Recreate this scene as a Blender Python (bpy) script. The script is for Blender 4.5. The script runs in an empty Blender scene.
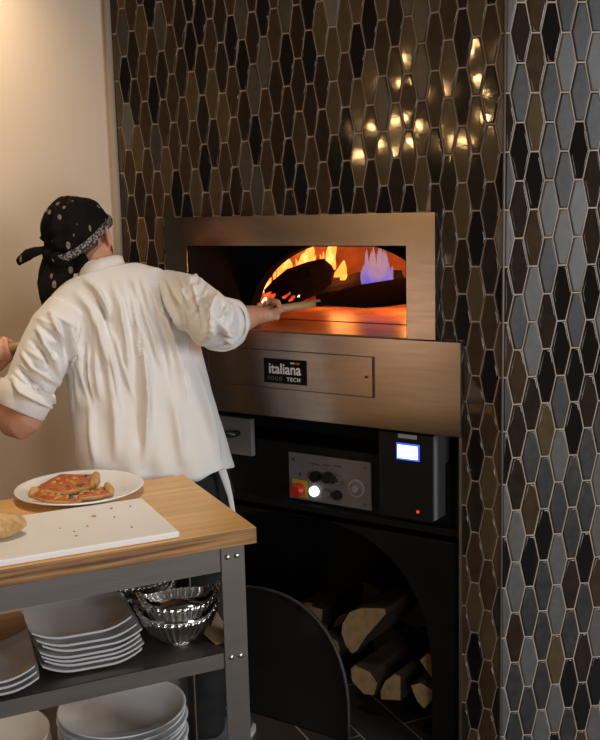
import bpy, bmesh, math, random
import numpy as np
from mathutils import Vector, Matrix
from mathutils.bvhtree import BVHTree
from mathutils import noise as mnoise

rnd = random.Random(7)
SC = bpy.context.scene
COL = SC.collection

# ------------------------------------------------------------------ camera
FPX, PITCH, ROLL, YAW, CAMH, CAMD = 1000.0, 9.2, 1.45, 33.6, 1.62, 2.4965
_p, _r, _y = math.radians(PITCH), math.radians(ROLL), math.radians(YAW)
_F0 = np.array([-math.sin(_y), math.cos(_y), 0.0]); _R0 = np.array([math.cos(_y), math.sin(_y), 0.0]); _U = np.array([0, 0, 1.0])
_F = _F0*math.cos(_p) - _U*math.sin(_p); _Up = _U*math.cos(_p) + _F0*math.sin(_p)
_RT = _R0*math.cos(_r) - _Up*math.sin(_r); _UP = _Up*math.cos(_r) + _R0*math.sin(_r)
CAM = np.array([0.0, -CAMD, CAMH])
cd = bpy.data.cameras.new('camera'); cam = bpy.data.objects.new('camera', cd); COL.objects.link(cam)
cd.sensor_fit = 'HORIZONTAL'; cd.sensor_width = 36.0; cd.lens = 36.0*FPX/600.0
cd.clip_start = 0.05; cd.clip_end = 60
M4 = Matrix.Identity(4)
for i in range(3):
    M4[i][0] = _RT[i]; M4[i][1] = _UP[i]; M4[i][2] = -_F[i]; M4[i][3] = CAM[i]
cam.matrix_world = M4
SC.camera = cam

# ------------------------------------------------------------------ world, lights, exposure
SC.view_settings.view_transform = 'Standard'; SC.view_settings.look = 'None'
SC.view_settings.exposure = 0.17; SC.view_settings.gamma = 1.0; SC.view_settings.use_curve_mapping = False
w = bpy.data.worlds.new('World'); SC.world = w; w.use_nodes = True
w.node_tree.nodes['Background'].inputs[0].default_value = (1.0, 0.80, 0.62, 1); w.node_tree.nodes['Background'].inputs[1].default_value = 0.035

def light(name, kind, loc, energy, color, size=None, size_y=None, target=None, spot=None, blend=0.5):
    d = bpy.data.lights.new(name, kind); o = bpy.data.objects.new(name, d); COL.objects.link(o)
    o.location = loc; d.energy = energy; d.color = color
    if kind == 'AREA':
        d.size = size
        if size_y: d.shape = 'RECTANGLE'; d.size_y = size_y
    elif size is not None: d.shadow_soft_size = size
    if spot: d.spot_size = math.radians(spot); d.spot_blend = blend
    if target is not None:
        o.rotation_euler = (Vector(target)-Vector(loc)).to_track_quat('-Z', 'Y').to_euler()
    return o
WARM = (1.0, 0.70, 0.42); COOL = (0.95, 0.97, 1.0)
light('ceiling_spot', 'SPOT', (-1.35, -1.05, 3.3), 90, (1.0, 0.83, 0.64), 0.10, target=(-1.95, -0.80, 0.9), spot=46, blend=1.0)
light('wall_washer', 'SPOT', (-2.68, -0.62, 2.82), 112, (1.0, 0.78, 0.50), 0.10, target=(-3.10, -0.45, 2.1), spot=120, blend=1.0)
light('daylight_and_fill', 'AREA', (3.4, -0.75, 1.9), 104, COOL, 1.3, 1.8, target=(-1.4, -0.5, 1.0))
light('daylight_and_fill', 'AREA', (1.7, -3.1, 1.1), 27, COOL, 1.1, 1.2, target=(-1.6, -0.6, 0.4))  # fill panel added to brighten the shelves and plates from the front
light('warm_highlight_panel', 'AREA', (-3.55, -4.5, 0.60), 6, (1.0, .68, .49), 0.42, 1.2, target=(-1.3, 0, 1.2))  # panel added behind the viewer, mirrored as the warm highlight on the steel
# pendant bulbs of the dining room behind the viewer, seen only as glints in the glazed tiles
for i in range(20):
    light('pendant_bulb', 'POINT', (-2.95 + rnd.uniform(-.70, .70), -4.0 + rnd.uniform(-.3, .3), 2.32 + rnd.uniform(-.34, .34)), 3.2, (1.0, 0.58, 0.22), 0.014)
light('fire_glow', 'POINT', (-1.90, 0.62, 1.40), 3.2, (1.0, 0.30, 0.07), 0.06)
light('fire_glow', 'POINT', (-1.52, 0.58, 1.38), 7.0, (1.0, 0.33, 0.09), 0.06)

# ------------------------------------------------------------------ measuring (a pixel of the 600x740 photograph to a point in the room)
def ray(x, y): return _RT*((x-300)/FPX) + _UP*(-(y-370)/FPX) + _F
def at(x, y, z): return Vector(CAM + ray(x, y)*z)
def on_plane(x, y, n, c):
    d = ray(x, y); n = np.array(n, float); t = (c - n@CAM)/(n@d); return Vector(CAM + t*d)
def onz(x, y, z): return on_plane(x, y, (0, 0, 1), z)
def ony(x, y, Y): return on_plane(x, y, (0, 1, 0), Y)

# ------------------------------------------------------------------ materials
MATS = {}
def mat(name, color, rough=0.5, metal=0.0, var=0.0, vscale=8.0, bump=0.0, bscale=40.0, stretch=(1, 1, 1), coat=0.0, emit=None, estr=0.0, color2=None, spec=0.5, rvar=0.0, sheen=0.0):
    m = bpy.data.materials.new(name); m.use_nodes = True; nt = m.node_tree; b = nt.nodes['Principled BSDF']
    b.inputs['Base Color'].default_value = (*color, 1); b.inputs['Roughness'].default_value = rough; b.inputs['Metallic'].default_value = metal
    b.inputs['Specular IOR Level'].default_value = spec
    b.inputs['Coat Weight'].default_value = coat; b.inputs['Coat Roughness'].default_value = 0.08
    b.inputs['Sheen Weight'].default_value = sheen
    tc = nt.nodes.new('ShaderNodeTexCoord'); mp = nt.nodes.new('ShaderNodeMapping'); mp.inputs['Scale'].default_value = stretch
    nt.links.new(tc.outputs['Object'], mp.inputs['Vector'])
    def nz(s, det=4):
        n = nt.nodes.new('ShaderNodeTexNoise'); n.inputs['Scale'].default_value = s; n.inputs['Detail'].default_value = det
        nt.links.new(mp.outputs['Vector'], n.inputs['Vector']); return n
    if var or color2:
        n = nz(vscale); r = nt.nodes.new('ShaderNodeValToRGB')
        c2 = color2 or tuple(c*(1-var) for c in color); c1 = color if color2 else tuple(min(1, c*(1+var*.6)) for c in color)
        r.color_ramp.elements[0].position = .35; r.color_ramp.elements[1].position = .65
        r.color_ramp.elements[0].color = (*c2, 1); r.color_ramp.elements[1].color = (*c1, 1)
        nt.links.new(n.outputs['Fac'], r.inputs['Fac']); nt.links.new(r.outputs['Color'], b.inputs['Base Color'])
    if rvar:
        n = nz(vscale*1.7); mr = nt.nodes.new('ShaderNodeMapRange'); mr.inputs['To Min'].default_value = max(0.02, rough-rvar); mr.inputs['To Max'].default_value = rough+rvar
        mr.inputs['From Min'].default_value = .3; mr.inputs['From Max'].default_value = .7
        nt.links.new(n.outputs['Fac'], mr.inputs['Value']); nt.links.new(mr.outputs['Result'], b.inputs['Roughness'])
    if bump:
        n = nz(bscale, 5); bp = nt.nodes.new('ShaderNodeBump'); bp.inputs['Strength'].default_value = bump; bp.inputs['Distance'].default_value = 0.004
        nt.links.new(n.outputs['Fac'], bp.inputs['Height']); nt.links.new(bp.outputs['Normal'], b.inputs['Normal'])
    if emit:
        b.inputs['Emission Color'].default_value = (*emit, 1); b.inputs['Emission Strength'].default_value = estr
    MATS[name] = m; return m

tile_mats = [
    mat('tile_black', (.010, .008, .007), .03, bump=.06, bscale=13, coat=.2),
    mat('tile_espresso', (.030, .020, .014), .04, bump=.05, bscale=12, var=.15, vscale=30),
    mat('tile_umber', (.060, .037, .021), .05, bump=.05, bscale=12, var=.15, vscale=30),
    mat('tile_slate', (.037, .035, .032), .36, bump=.05, bscale=60, var=.3, vscale=45),
    mat('tile_olive', (.098, .068, .034), .06, bump=.05, bscale=12, var=.12, vscale=30),
    mat('tile_grey', (.112, .104, .096), .36, bump=.05, bscale=60, var=.12, vscale=40)]
grout = mat('grout', (.50, .38, .29), .85, var=.15, vscale=20)
plaster = mat('plaster', (.60, .49, .395), .75, bump=.08, bscale=90, var=.03, vscale=2)
trim_m = mat('trim_bead', (.34, .27, .20), .7)
brushed = mat('brushed_trim', (.50, .44, .38), .35, 1.0)
floor_m = mat('floor_tile', (.05, .04, .034), .4)
steel = mat('stainless', (.34, .285, .24), .24, 1.0, var=.06, vscale=6, stretch=(1, 1, 12), rvar=.02)
steel_dark = mat('stainless_table', (.19, .165, .145), .46, 1.0, bump=.06, bscale=50, stretch=(1, 1, 12), rvar=.05, vscale=3)
bolt_m = mat('bolt_chrome', (.72, .70, .68), .3, 1.0)
seam_m = mat('seam', (.06, .05, .045), .5, .6)
black_m = mat('black_steel', (.008, .0075, .007), .6, .0, var=.2, spec=.25)
black_matte = mat('black_soot', (.006, .0055, .005), .9, spec=.08)
dome_m = mat('firebrick', (.42, .22, .13), .9, var=.35, vscale=9, bump=.5, bscale=25)
hearth_m = mat('hearth_stone', (.34, .15, .08), .38, var=.4, vscale=10, bump=.3, bscale=30)
wood_peel = mat('peel_wood', (.42, .245, .105), .5, var=.2, vscale=12, stretch=(1, 1, 1))
blade_m = mat('peel_blade', (.004, .0035, .003), .8, .0, spec=.1)
char_m = mat('charred_wood', (.006, .0045, .004), .95, spec=.1, bump=1.0, bscale=30)
bark_m = mat('bark', (.060, .034, .020), .9, bump=1.0, bscale=45, var=.4)
endgrain_m = mat('cut_wood', (.46, .29, .13), .8, var=.25, vscale=30, bump=.3, bscale=80)
shirt_m = mat('white_cotton', (.72, .695, .665), .85, bump=.05, bscale=500, sheen=.15)
skin_m = mat('skin', (.55, .27, .17), .55, var=.12, vscale=14, bump=.08, bscale=120)
hair_m = mat('hair', (.075, .038, .020), .65, var=.4, vscale=60, bump=.5, bscale=200)
trouser_m = mat('trousers', (.005, .005, .006), .85)
shoe_m = mat('shoe', (.045, .05, .06), .6, var=.3)
sole_m = mat('sole', (.42, .40, .38), .7)
string_m = mat('apron_tie', (.62, .62, .64), .8)
plate_m = mat('porcelain', (.84, .84, .84), .18, coat=.3)
sqplate_m = mat('stoneware', (.62, .60, .60), .28, coat=.2)
board_m = mat('cutting_board', (.90, .875, .85), .45, var=.03, vscale=6, bump=.08, bscale=60)
bread_m = mat('bread', (.66, .43, .20), .8, color2=(.42, .24, .09), vscale=45, bump=.5, bscale=60)
crust_m = mat('crust', (.62, .36, .13), .7, color2=(.45, .20, .06), vscale=30, bump=.5, bscale=60)
sauce_m = mat('tomato_topping', (.42, .045, .014), .38, color2=(.58, .20, .045), vscale=90, bump=.8, bscale=90)
cheese_m = mat('cheese', (.66, .32, .10), .4, var=.2, vscale=40)
leaf_m = mat('basil', (.06, .10, .02), .5)
silver_m = mat('silver_bowl', (.80, .77, .74), .14, 1.0, bump=.15, bscale=30)
pearl_m = mat('pearl_lining', (.82, .78, .70), .3, 0)
tan_m = mat('tan_paper', (.46, .30, .18), .8, var=.15)
knob_m = mat('black_knob', (.012, .012, .012), .3)
red_m = mat('red_button', (.50, .03, .015), .35)
yellow_m = mat('yellow_plate', (.55, .38, .02), .5)
panel_m = mat('control_plate', (.21, .19, .185), .55, .15, var=.08)
lit_m = mat('lit_button', (.9, .9, .9), .3, emit=(.85, .92, 1.0), estr=1.6)
screen_m = mat('lit_screen', (.5, .6, .9), .2, emit=(.72, .84, 1.0), estr=1.9)
screen_b = mat('screen_glow_edge', (.02, .05, .5), .2, emit=(.06, .14, 1.0), estr=1.0)
led_m = mat('red_led', (.5, .02, .01), .3, emit=(1.0, .04, .01), estr=1.0)
label_m = mat('grey_sticker', (.32, .31, .30), .6)
text_m = mat('badge_white', (.72, .70, .66), .5)
text_dim = mat('badge_dim', (.09, .085, .08), .5)
text_red = mat('badge_red', (.5, .03, .02), .5)
badge_m = mat('badge_black', (.006, .006, .006), .8, spec=.1)
eye_m = mat('eye_white', (.8, .78, .75), .2)
iris_m = mat('iris', (.05, .03, .02), .2)

def wood_top_material():
    m = bpy.data.materials.new('butcher_block'); m.use_nodes = True; nt = m.node_tree; b = nt.nodes['Principled BSDF']
    tc = nt.nodes.new('ShaderNodeTexCoord'); sep = nt.nodes.new('ShaderNodeSeparateXYZ'); nt.links.new(tc.outputs['Object'], sep.inputs[0])
    mp = nt.nodes.new('ShaderNodeMapping'); mp.inputs['Scale'].default_value = (1.2, 22, 22); nt.links.new(tc.outputs['Object'], mp.inputs[0])
    n = nt.nodes.new('ShaderNodeTexNoise'); n.inputs['Scale'].default_value = 2.2; n.inputs['Detail'].default_value = 6; nt.links.new(mp.outputs[0], n.inputs['Vector'])
    # staves: bands across local y
    mul = nt.nodes.new('ShaderNodeMath'); mul.operation = 'MULTIPLY'; mul.inputs[1].default_value = 1/.045; nt.links.new(sep.outputs['Y'], mul.inputs[0])
    fl = nt.nodes.new('ShaderNodeMath'); fl.operation = 'FLOOR'; nt.links.new(mul.outputs[0], fl.inputs[0])
    wn = nt.nodes.new('ShaderNodeTexWhiteNoise'); wn.noise_dimensions = '1D'; nt.links.new(fl.outputs[0], wn.inputs['W'])
    r = nt.nodes.new('ShaderNodeValToRGB'); r.color_ramp.elements[0].position = .3; r.color_ramp.elements[1].position = .75
    r.color_ramp.elements[0].color = (.68, .37, .115, 1); r.color_ramp.elements[1].color = (.90, .57, .23, 1)
    nt.links.new(n.outputs['Fac'], r.inputs[0])
    mx = nt.nodes.new('ShaderNodeMix'); mx.data_type = 'RGBA'; mx.blend_type = 'MULTIPLY'; mx.inputs['Factor'].default_value = .15
    nt.links.new(r.outputs[0], mx.inputs['A']); nt.links.new(wn.outputs['Value'], mx.inputs['B']); nt.links.new(mx.outputs['Result'], b.inputs['Base Color'])
    b.inputs['Roughness'].default_value = .38
    return m
wood_top = wood_top_material()
ply_m = mat('laminated_edge', (.46, .23, .075), .5, color2=(.13, .048, .014), vscale=3.2, stretch=(1.2, 1.2, 36))

def floor_material():
    nt = floor_m.node_tree; b = nt.nodes['Principled BSDF']
    tc = nt.nodes.new('ShaderNodeTexCoord'); mp = nt.nodes.new('ShaderNodeMapping'); mp.inputs['Rotation'].default_value = (0, 0, -math.radians(148.3))
    nt.links.new(tc.outputs['Object'], mp.inputs[0])
    br = nt.nodes.new('ShaderNodeTexBrick'); nt.links.new(mp.outputs[0], br.inputs['Vector'])
    br.inputs['Color1'].default_value = (.040, .032, .027, 1); br.inputs['Color2'].default_value = (.026, .021, .018, 1); br.inputs['Mortar'].default_value = (.22, .18, .14, 1)
    br.inputs['Scale'].default_value = 1.0; br.inputs['Mortar Size'].default_value = .0028; br.inputs['Brick Width'].default_value = .62; br.inputs['Row Height'].default_value = .155
    nt.links.new(br.outputs['Color'], b.inputs['Base Color'])
floor_material()

def bandana_material():
    m = bpy.data.materials.new('bandana_cloth'); m.use_nodes = True; nt = m.node_tree; b = nt.nodes['Principled BSDF']
    tc = nt.nodes.new('ShaderNodeTexCoord')
    v = nt.nodes.new('ShaderNodeTexVoronoi'); v.inputs['Scale'].default_value = 30; v.inputs['Randomness'].default_value = .9; mp = nt.nodes.new('ShaderNodeMapping'); mp.inputs['Scale'].default_value = (1.25, 1.0, .62); mp.inputs['Rotation'].default_value = (.5, .4, .3); nt.links.new(tc.outputs['Object'], mp.inputs[0]); nt.links.new(mp.outputs[0], v.inputs['Vector'])
    r = nt.nodes.new('ShaderNodeValToRGB'); r.color_ramp.interpolation = 'CONSTANT'
    r.color_ramp.elements[0].color = (.42, .31, .23, 1); r.color_ramp.elements[1].position = .21; r.color_ramp.elements[1].color = (.006, .0045, .0045, 1)
    nt.links.new(v.outputs['Distance'], r.inputs[0])
    n = nt.nodes.new('ShaderNodeTexNoise'); n.inputs['Scale'].default_value = 170; nt.links.new(tc.outputs['Object'], n.inputs['Vector'])
    mx = nt.nodes.new('ShaderNodeMix'); mx.data_type = 'RGBA'; mx.inputs['B'].default_value = (.012, .009, .008, 1)
    nt.links.new(n.outputs['Fac'], mx.inputs['Factor']); nt.links.new(r.outputs[0], mx.inputs['A']); nt.links.new(mx.outputs['Result'], b.inputs['Base Color'])
    b.inputs['Roughness'].default_value = .85; b.inputs['Specular IOR Level'].default_value = .08
    m2 = bpy.data.materials.new('bandana_border'); m2.use_nodes = True; nt = m2.node_tree; b = nt.nodes['Principled BSDF']
    tc = nt.nodes.new('ShaderNodeTexCoord'); v = nt.nodes.new('ShaderNodeTexVoronoi'); v.inputs['Scale'].default_value = 150; nt.links.new(tc.outputs['Object'], v.inputs['Vector'])
    r = nt.nodes.new('ShaderNodeValToRGB'); r.color_ramp.elements[0].position = .25; r.color_ramp.elements[0].color = (.33, .28, .26, 1); r.color_ramp.elements[1].position = .55; r.color_ramp.elements[1].color = (.018, .015, .015, 1)
    nt.links.new(v.outputs['Distance'], r.inputs[0]); nt.links.new(r.outputs[0], b.inputs['Base Color']); b.inputs['Roughness'].default_value = .8
    return m, m2
bandana_m, border_m = bandana_material()

def flame_material(name, c0, c1, c2, s, alpha=1.0, zlo=0.0, zhi=.12):
    m = bpy.data.materials.new(name); m.use_nodes = True; nt = m.node_tree
    for n in list(nt.nodes): nt.nodes.remove(n)
    out = nt.nodes.new('ShaderNodeOutputMaterial'); em = nt.nodes.new('ShaderNodeEmission'); tr = nt.nodes.new('ShaderNodeBsdfTransparent'); mix = nt.nodes.new('ShaderNodeMixShader')
    tc = nt.nodes.new('ShaderNodeTexCoord'); sep = nt.nodes.new('ShaderNodeSeparateXYZ'); nt.links.new(tc.outputs['Object'], sep.inputs[0])
    n = nt.nodes.new('ShaderNodeTexNoise'); n.inputs['Scale'].default_value = 26; nt.links.new(tc.outputs['Object'], n.inputs['Vector'])
    mr = nt.nodes.new('ShaderNodeMapRange'); mr.inputs['From Min'].default_value = zlo; mr.inputs['From Max'].default_value = zhi; nt.links.new(sep.outputs['Z'], mr.inputs['Value'])
    add = nt.nodes.new('ShaderNodeMath'); add.operation = 'MULTIPLY_ADD'; add.inputs[1].default_value = 1.1; nt.links.new(n.outputs['Fac'], add.inputs[0])
    sub = nt.nodes.new('ShaderNodeMath'); sub.operation = 'SUBTRACT'; sub.inputs[1].default_value = .55; nt.links.new(mr.outputs[0], sub.inputs[0]); nt.links.new(sub.outputs[0], add.inputs[2])
    r = nt.nodes.new('ShaderNodeValToRGB'); e = r.color_ramp.elements; e[0].color = (*c0, 1); e[1].color = (*c2, 1); k = e.new(.5); k.color = (*c1, 1)
    nt.links.new(add.outputs[0], r.inputs[0]); nt.links.new(r.outputs[0], em.inputs['Color']); em.inputs['Strength'].default_value = s
    mix.inputs[0].default_value = alpha
    nt.links.new(tr.outputs[0], mix.inputs[1]); nt.links.new(em.outputs[0], mix.inputs[2]); nt.links.new(mix.outputs[0], out.inputs[0])
    return m
flame_m = flame_material('flame_orange', (1.0, .80, .45), (1.0, .46, .13), (.9, .15, .02), 3.6)
blue_m = flame_material('flame_blue', (.10, .08, .95), (.26, .17, .95), (.70, .36, .40), .62, alpha=.66, zhi=.17)
ember_m = flame_material('ember', (1.0, .25, .05), (.7, .07, .015), (.30, .02, .005), 1.1)

# ------------------------------------------------------------------ mesh helpers
class MB:
    def __init__(s): s.v = []; s.f = []; s.m = []
    def add(s, vs, fs, mi=0):
        o = len(s.v); s.v += [tuple(v) for v in vs]; s.f += [tuple(i+o for i in f) for f in fs]; s.m += [mi]*len(fs); return s
    def box(s, lo, hi, mi=0, M=None):
        (a, b, c), (d, e, g) = lo, hi
        vs = [(a, b, c), (d, b, c), (d, e, c), (a, e, c), (a, b, g), (d, b, g), (d, e, g), (a, e, g)]
        if M is not None: vs = [M @ Vector(v) for v in vs]
        return s.add(vs, [(0, 3, 2, 1), (4, 5, 6, 7), (0, 1, 5, 4), (1, 2, 6, 5), (2, 3, 7, 6), (3, 0, 4, 7)], mi)
    def loft(s, rings, mi=0, caps=True):
        n = len(rings[0]); vs = [p for r in rings for p in r]; fs = []
        for i in range(len(rings)-1):
            for j in range(n):
                k = (j+1) % n; fs.append((i*n+j, i*n+k, (i+1)*n+k, (i+1)*n+j))
        if caps:
            fs.append(tuple(range(n-1, -1, -1))); fs.append(tuple((len(rings)-1)*n+j for j in range(n)))
        return s.add(vs, fs, mi)
    def tube(s, pts, rad, n=12, mi=0, flat=1.0, up=None, round_ends=False):
        pts = [Vector(p) for p in pts]
        if not hasattr(rad, '__len__'): rad = [rad]*len(pts)
        rad = list(rad)
        if round_ends:
            d0 = (pts[0]-pts[1]).normalized(); d1 = (pts[-1]-pts[-2]).normalized(); r0, r1 = rad[0], rad[-1]
            pts = [pts[0]+d0*r0*.95, pts[0]+d0*r0*.7] + pts + [pts[-1]+d1*r1*.7, pts[-1]+d1*r1*.95]
            rad = [r0*.3, r0*.72] + rad + [r1*.72, r1*.3]
        rings = []; prev = None
        for i, p in enumerate(pts):
            t = (pts[min(i+1, len(pts)-1)] - pts[max(i-1, 0)]).normalized()
            if prev is None:
                a = Vector(up) if up is not None else (Vector((0, 0, 1)) if abs(t.z) < .9 else Vector((1, 0, 0)))
            else: a = prev
            b1 = (a - t*a.dot(t)).normalized(); prev = b1; b2 = t.cross(b1)
            rings.append([p + b1*(rad[i]*flat*math.cos(2*math.pi*j/n)) + b2*(rad[i]*math.sin(2*math.pi*j/n)) for j in range(n)])
        return s.loft(rings, mi)
    def ell(s, c, A, B, C, n=20, m=12, mi=0):
        c = Vector(c); rings = []
        for i in range(m+1):
            th = math.pi*(i+.0)/m; th = min(max(th, .06), math.pi-.06)
            rings.append([c + A*(math.sin(th)*math.cos(2*math.pi*j/n)) + B*(math.sin(th)*math.sin(2*math.pi*j/n)) + C*math.cos(th) for j in range(n)])
        return s.loft(rings[::-1], mi)
    def lathe(s, prof, n=32, c=(0, 0, 0), mi=0, sx=1.0, sy=1.0, closed=False):
        c = Vector(c); rings = [[c + Vector((r*sx*math.cos(2*math.pi*j/n), r*sy*math.sin(2*math.pi*j/n), z)) for j in range(n)] for r, z in prof]
        return s.loft(rings, mi, caps=not closed)
    def prism(s, poly, depth, mi=0, mi_side=None):
        # poly: list of 3D points (planar), extruded by vector depth
        d = Vector(depth); n = len(poly); P = [Vector(p) for p in poly]
        vs = P + [p + d for p in P]
        s.add(vs, [tuple(range(n)), tuple(range(2*n-1, n-1, -1))], mi)
        s.add(vs, [(i, i+n, (i+1) % n + n, (i+1) % n) for i in range(n)], mi if mi_side is None else mi_side)
        return s
    def build(s, name, mats, parent=None, smooth=False, bevel=0.0, world=True, fix=True, auto=None):
        me = bpy.data.meshes.new(name)
        vs = s.v
        if parent is not None and world:
            Mi = world_of(parent).inverted(); vs = [tuple(Mi @ Vector(v)) for v in vs]
        me.from_pydata(vs, [], s.f); me.update()
        for m in (mats if isinstance(mats, (list, tuple)) else [mats]): me.materials.append(m)
        me.polygons.foreach_set('material_index', s.m)
        if fix:
            bm = bmesh.new(); bm.from_mesh(me); bmesh.ops.recalc_face_normals(bm, faces=bm.faces); bm.to_mesh(me); bm.free()
        if smooth: me.polygons.foreach_set('use_smooth', [True]*len(me.polygons))
        if auto is not None:
            me.polygons.foreach_set('use_smooth', [True]*len(me.polygons)); me.set_sharp_from_angle(angle=math.radians(auto))
        o = bpy.data.objects.new(name, me); COL.objects.link(o)
        if parent is not None: o.parent = parent
        if bevel:
            bv = o.modifiers.new('bevel', 'BEVEL'); bv.width = bevel; bv.segments = 2; bv.limit_method = 'ANGLE'
        return o

def world_of(o):
    M = Matrix.LocRotScale(o.location, o.rotation_euler, o.scale)
    return world_of(o.parent) @ M if o.parent else M
def tag(o, label=None, cat=None, group=None, kind=None):
    if label: o['label'] = label
    if cat: o['category'] = cat
    if group: o['group'] = group
    if kind: o['kind'] = kind
    return o
def thing(name, loc, label, cat, rz=0.0, group=None):
    o = bpy.data.objects.new(name, None); COL.objects.link(o); o.location = loc; o.rotation_euler = (0, 0, rz); o.empty_display_size = .1
    return tag(o, label, cat, group)
def copy_tree(o, parent=None):
    c = o.copy(); COL.objects.link(c)
    if parent: c.parent = parent
    for ch in list(o.children): copy_tree(ch, c)
    return c
def remesh(mb, voxel, smooth=2, sfac=.5):
    """union of closed shells as one continuous surface; returns (verts Nx3, faces list)"""
    me = bpy.data.meshes.new('tmp'); me.from_pydata(mb.v, [], mb.f)
    bm = bmesh.new(); bm.from_mesh(me); bmesh.ops.recalc_face_normals(bm, faces=bm.faces); bm.to_mesh(me); bm.free()
    o = bpy.data.objects.new('tmp', me); COL.objects.link(o)
    r = o.modifiers.new('r', 'REMESH'); r.mode = 'VOXEL'; r.voxel_size = voxel
    if smooth:
        sm = o.modifiers.new('s', 'SMOOTH'); sm.factor = sfac; sm.iterations = smooth
    dg = bpy.context.evaluated_depsgraph_get(); ev = o.evaluated_get(dg); m2 = ev.to_mesh()
    n = len(m2.vertices); co = np.empty(n*3); m2.vertices.foreach_get('co', co)
    faces = [tuple(p.vertices) for p in m2.polygons]; ev.to_mesh_clear()
    bpy.data.objects.remove(o); bpy.data.meshes.remove(me)
    return co.reshape(-1, 3), faces
def vnormals(co, faces):
    me = bpy.data.meshes.new('tmp'); me.from_pydata(co.tolist(), [], faces); me.update()
    n = np.empty(len(co)*3); me.vertices.foreach_get('normal', n); bpy.data.meshes.remove(me); return n.reshape(-1, 3)

# ------------------------------------------------------------------ the setting
def structure(o): o['kind'] = 'structure'; return o
b = MB(); b.box((-5.0, -3.2, -.06), (1.6, 1.6, 0)); structure(b.build('floor', floor_m))

CORNER = -1.0065; ROWZ = 1.4535; TH = .1478; TP = .0395; CAPW = .0235; MAXW = 2*TP-CAPW
OX0, OX1 = -2.240, -1.130                     # oven front, left and right edge
FX0, FX1, FZ0, FZ1 = -2.145, -1.190, 1.2545, 1.60
def clip(poly, k, c, keep_less):
    out = []
    for i in range(len(poly)):
        a, bb = poly[i], poly[(i+1) % len(poly)]
        ina = (a[k] <= c) == keep_less; inb = (bb[k] <= c) == keep_less
        if ina: out.append(a)
        if ina != inb:
            t = (c-a[k])/(bb[k]-a[k]); out.append((a[0]+(bb[0]-a[0])*t, a[1]+(bb[1]-a[1])*t))
    return out
def inset(poly, d):
    n = len(poly); out = []
    A = sum(poly[i][0]*poly[(i+1) % n][1]-poly[(i+1) % n][0]*poly[i][1] for i in range(n))
    if A < 0: poly = poly[::-1]
    L = []
    for i in range(n):
        a, c = Vector(poly[i]), Vector(poly[(i+1) % n]); e = c-a
        if e.length < 1e-5: return None
        e.normalize(); nn = Vector((-e.y, e.x)); L.append((a+nn*d, e))
    for i in range(n):
        (p, e), (q, g) = L[i-1], L[i]; den = e.x*g.y-e.y*g.x
        if abs(den) < 1e-6: out.append(q); continue
        t = ((q.x-p.x)*g.y-(q.y-p.y)*g.x)/den; out.append(p+e*t)
    A2 = sum(out[i][0]*out[(i+1) % n][1]-out[(i+1) % n][0]*out[i][1] for i in range(n))
    for i in range(n):
        c0 = Vector(poly[(i+1) % n])-Vector(poly[i]); c1 = out[(i+1) % n]-out[i]
        if c0.dot(c1) <= 0: return None
    return out if A2 > 2e-5 else None
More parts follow.
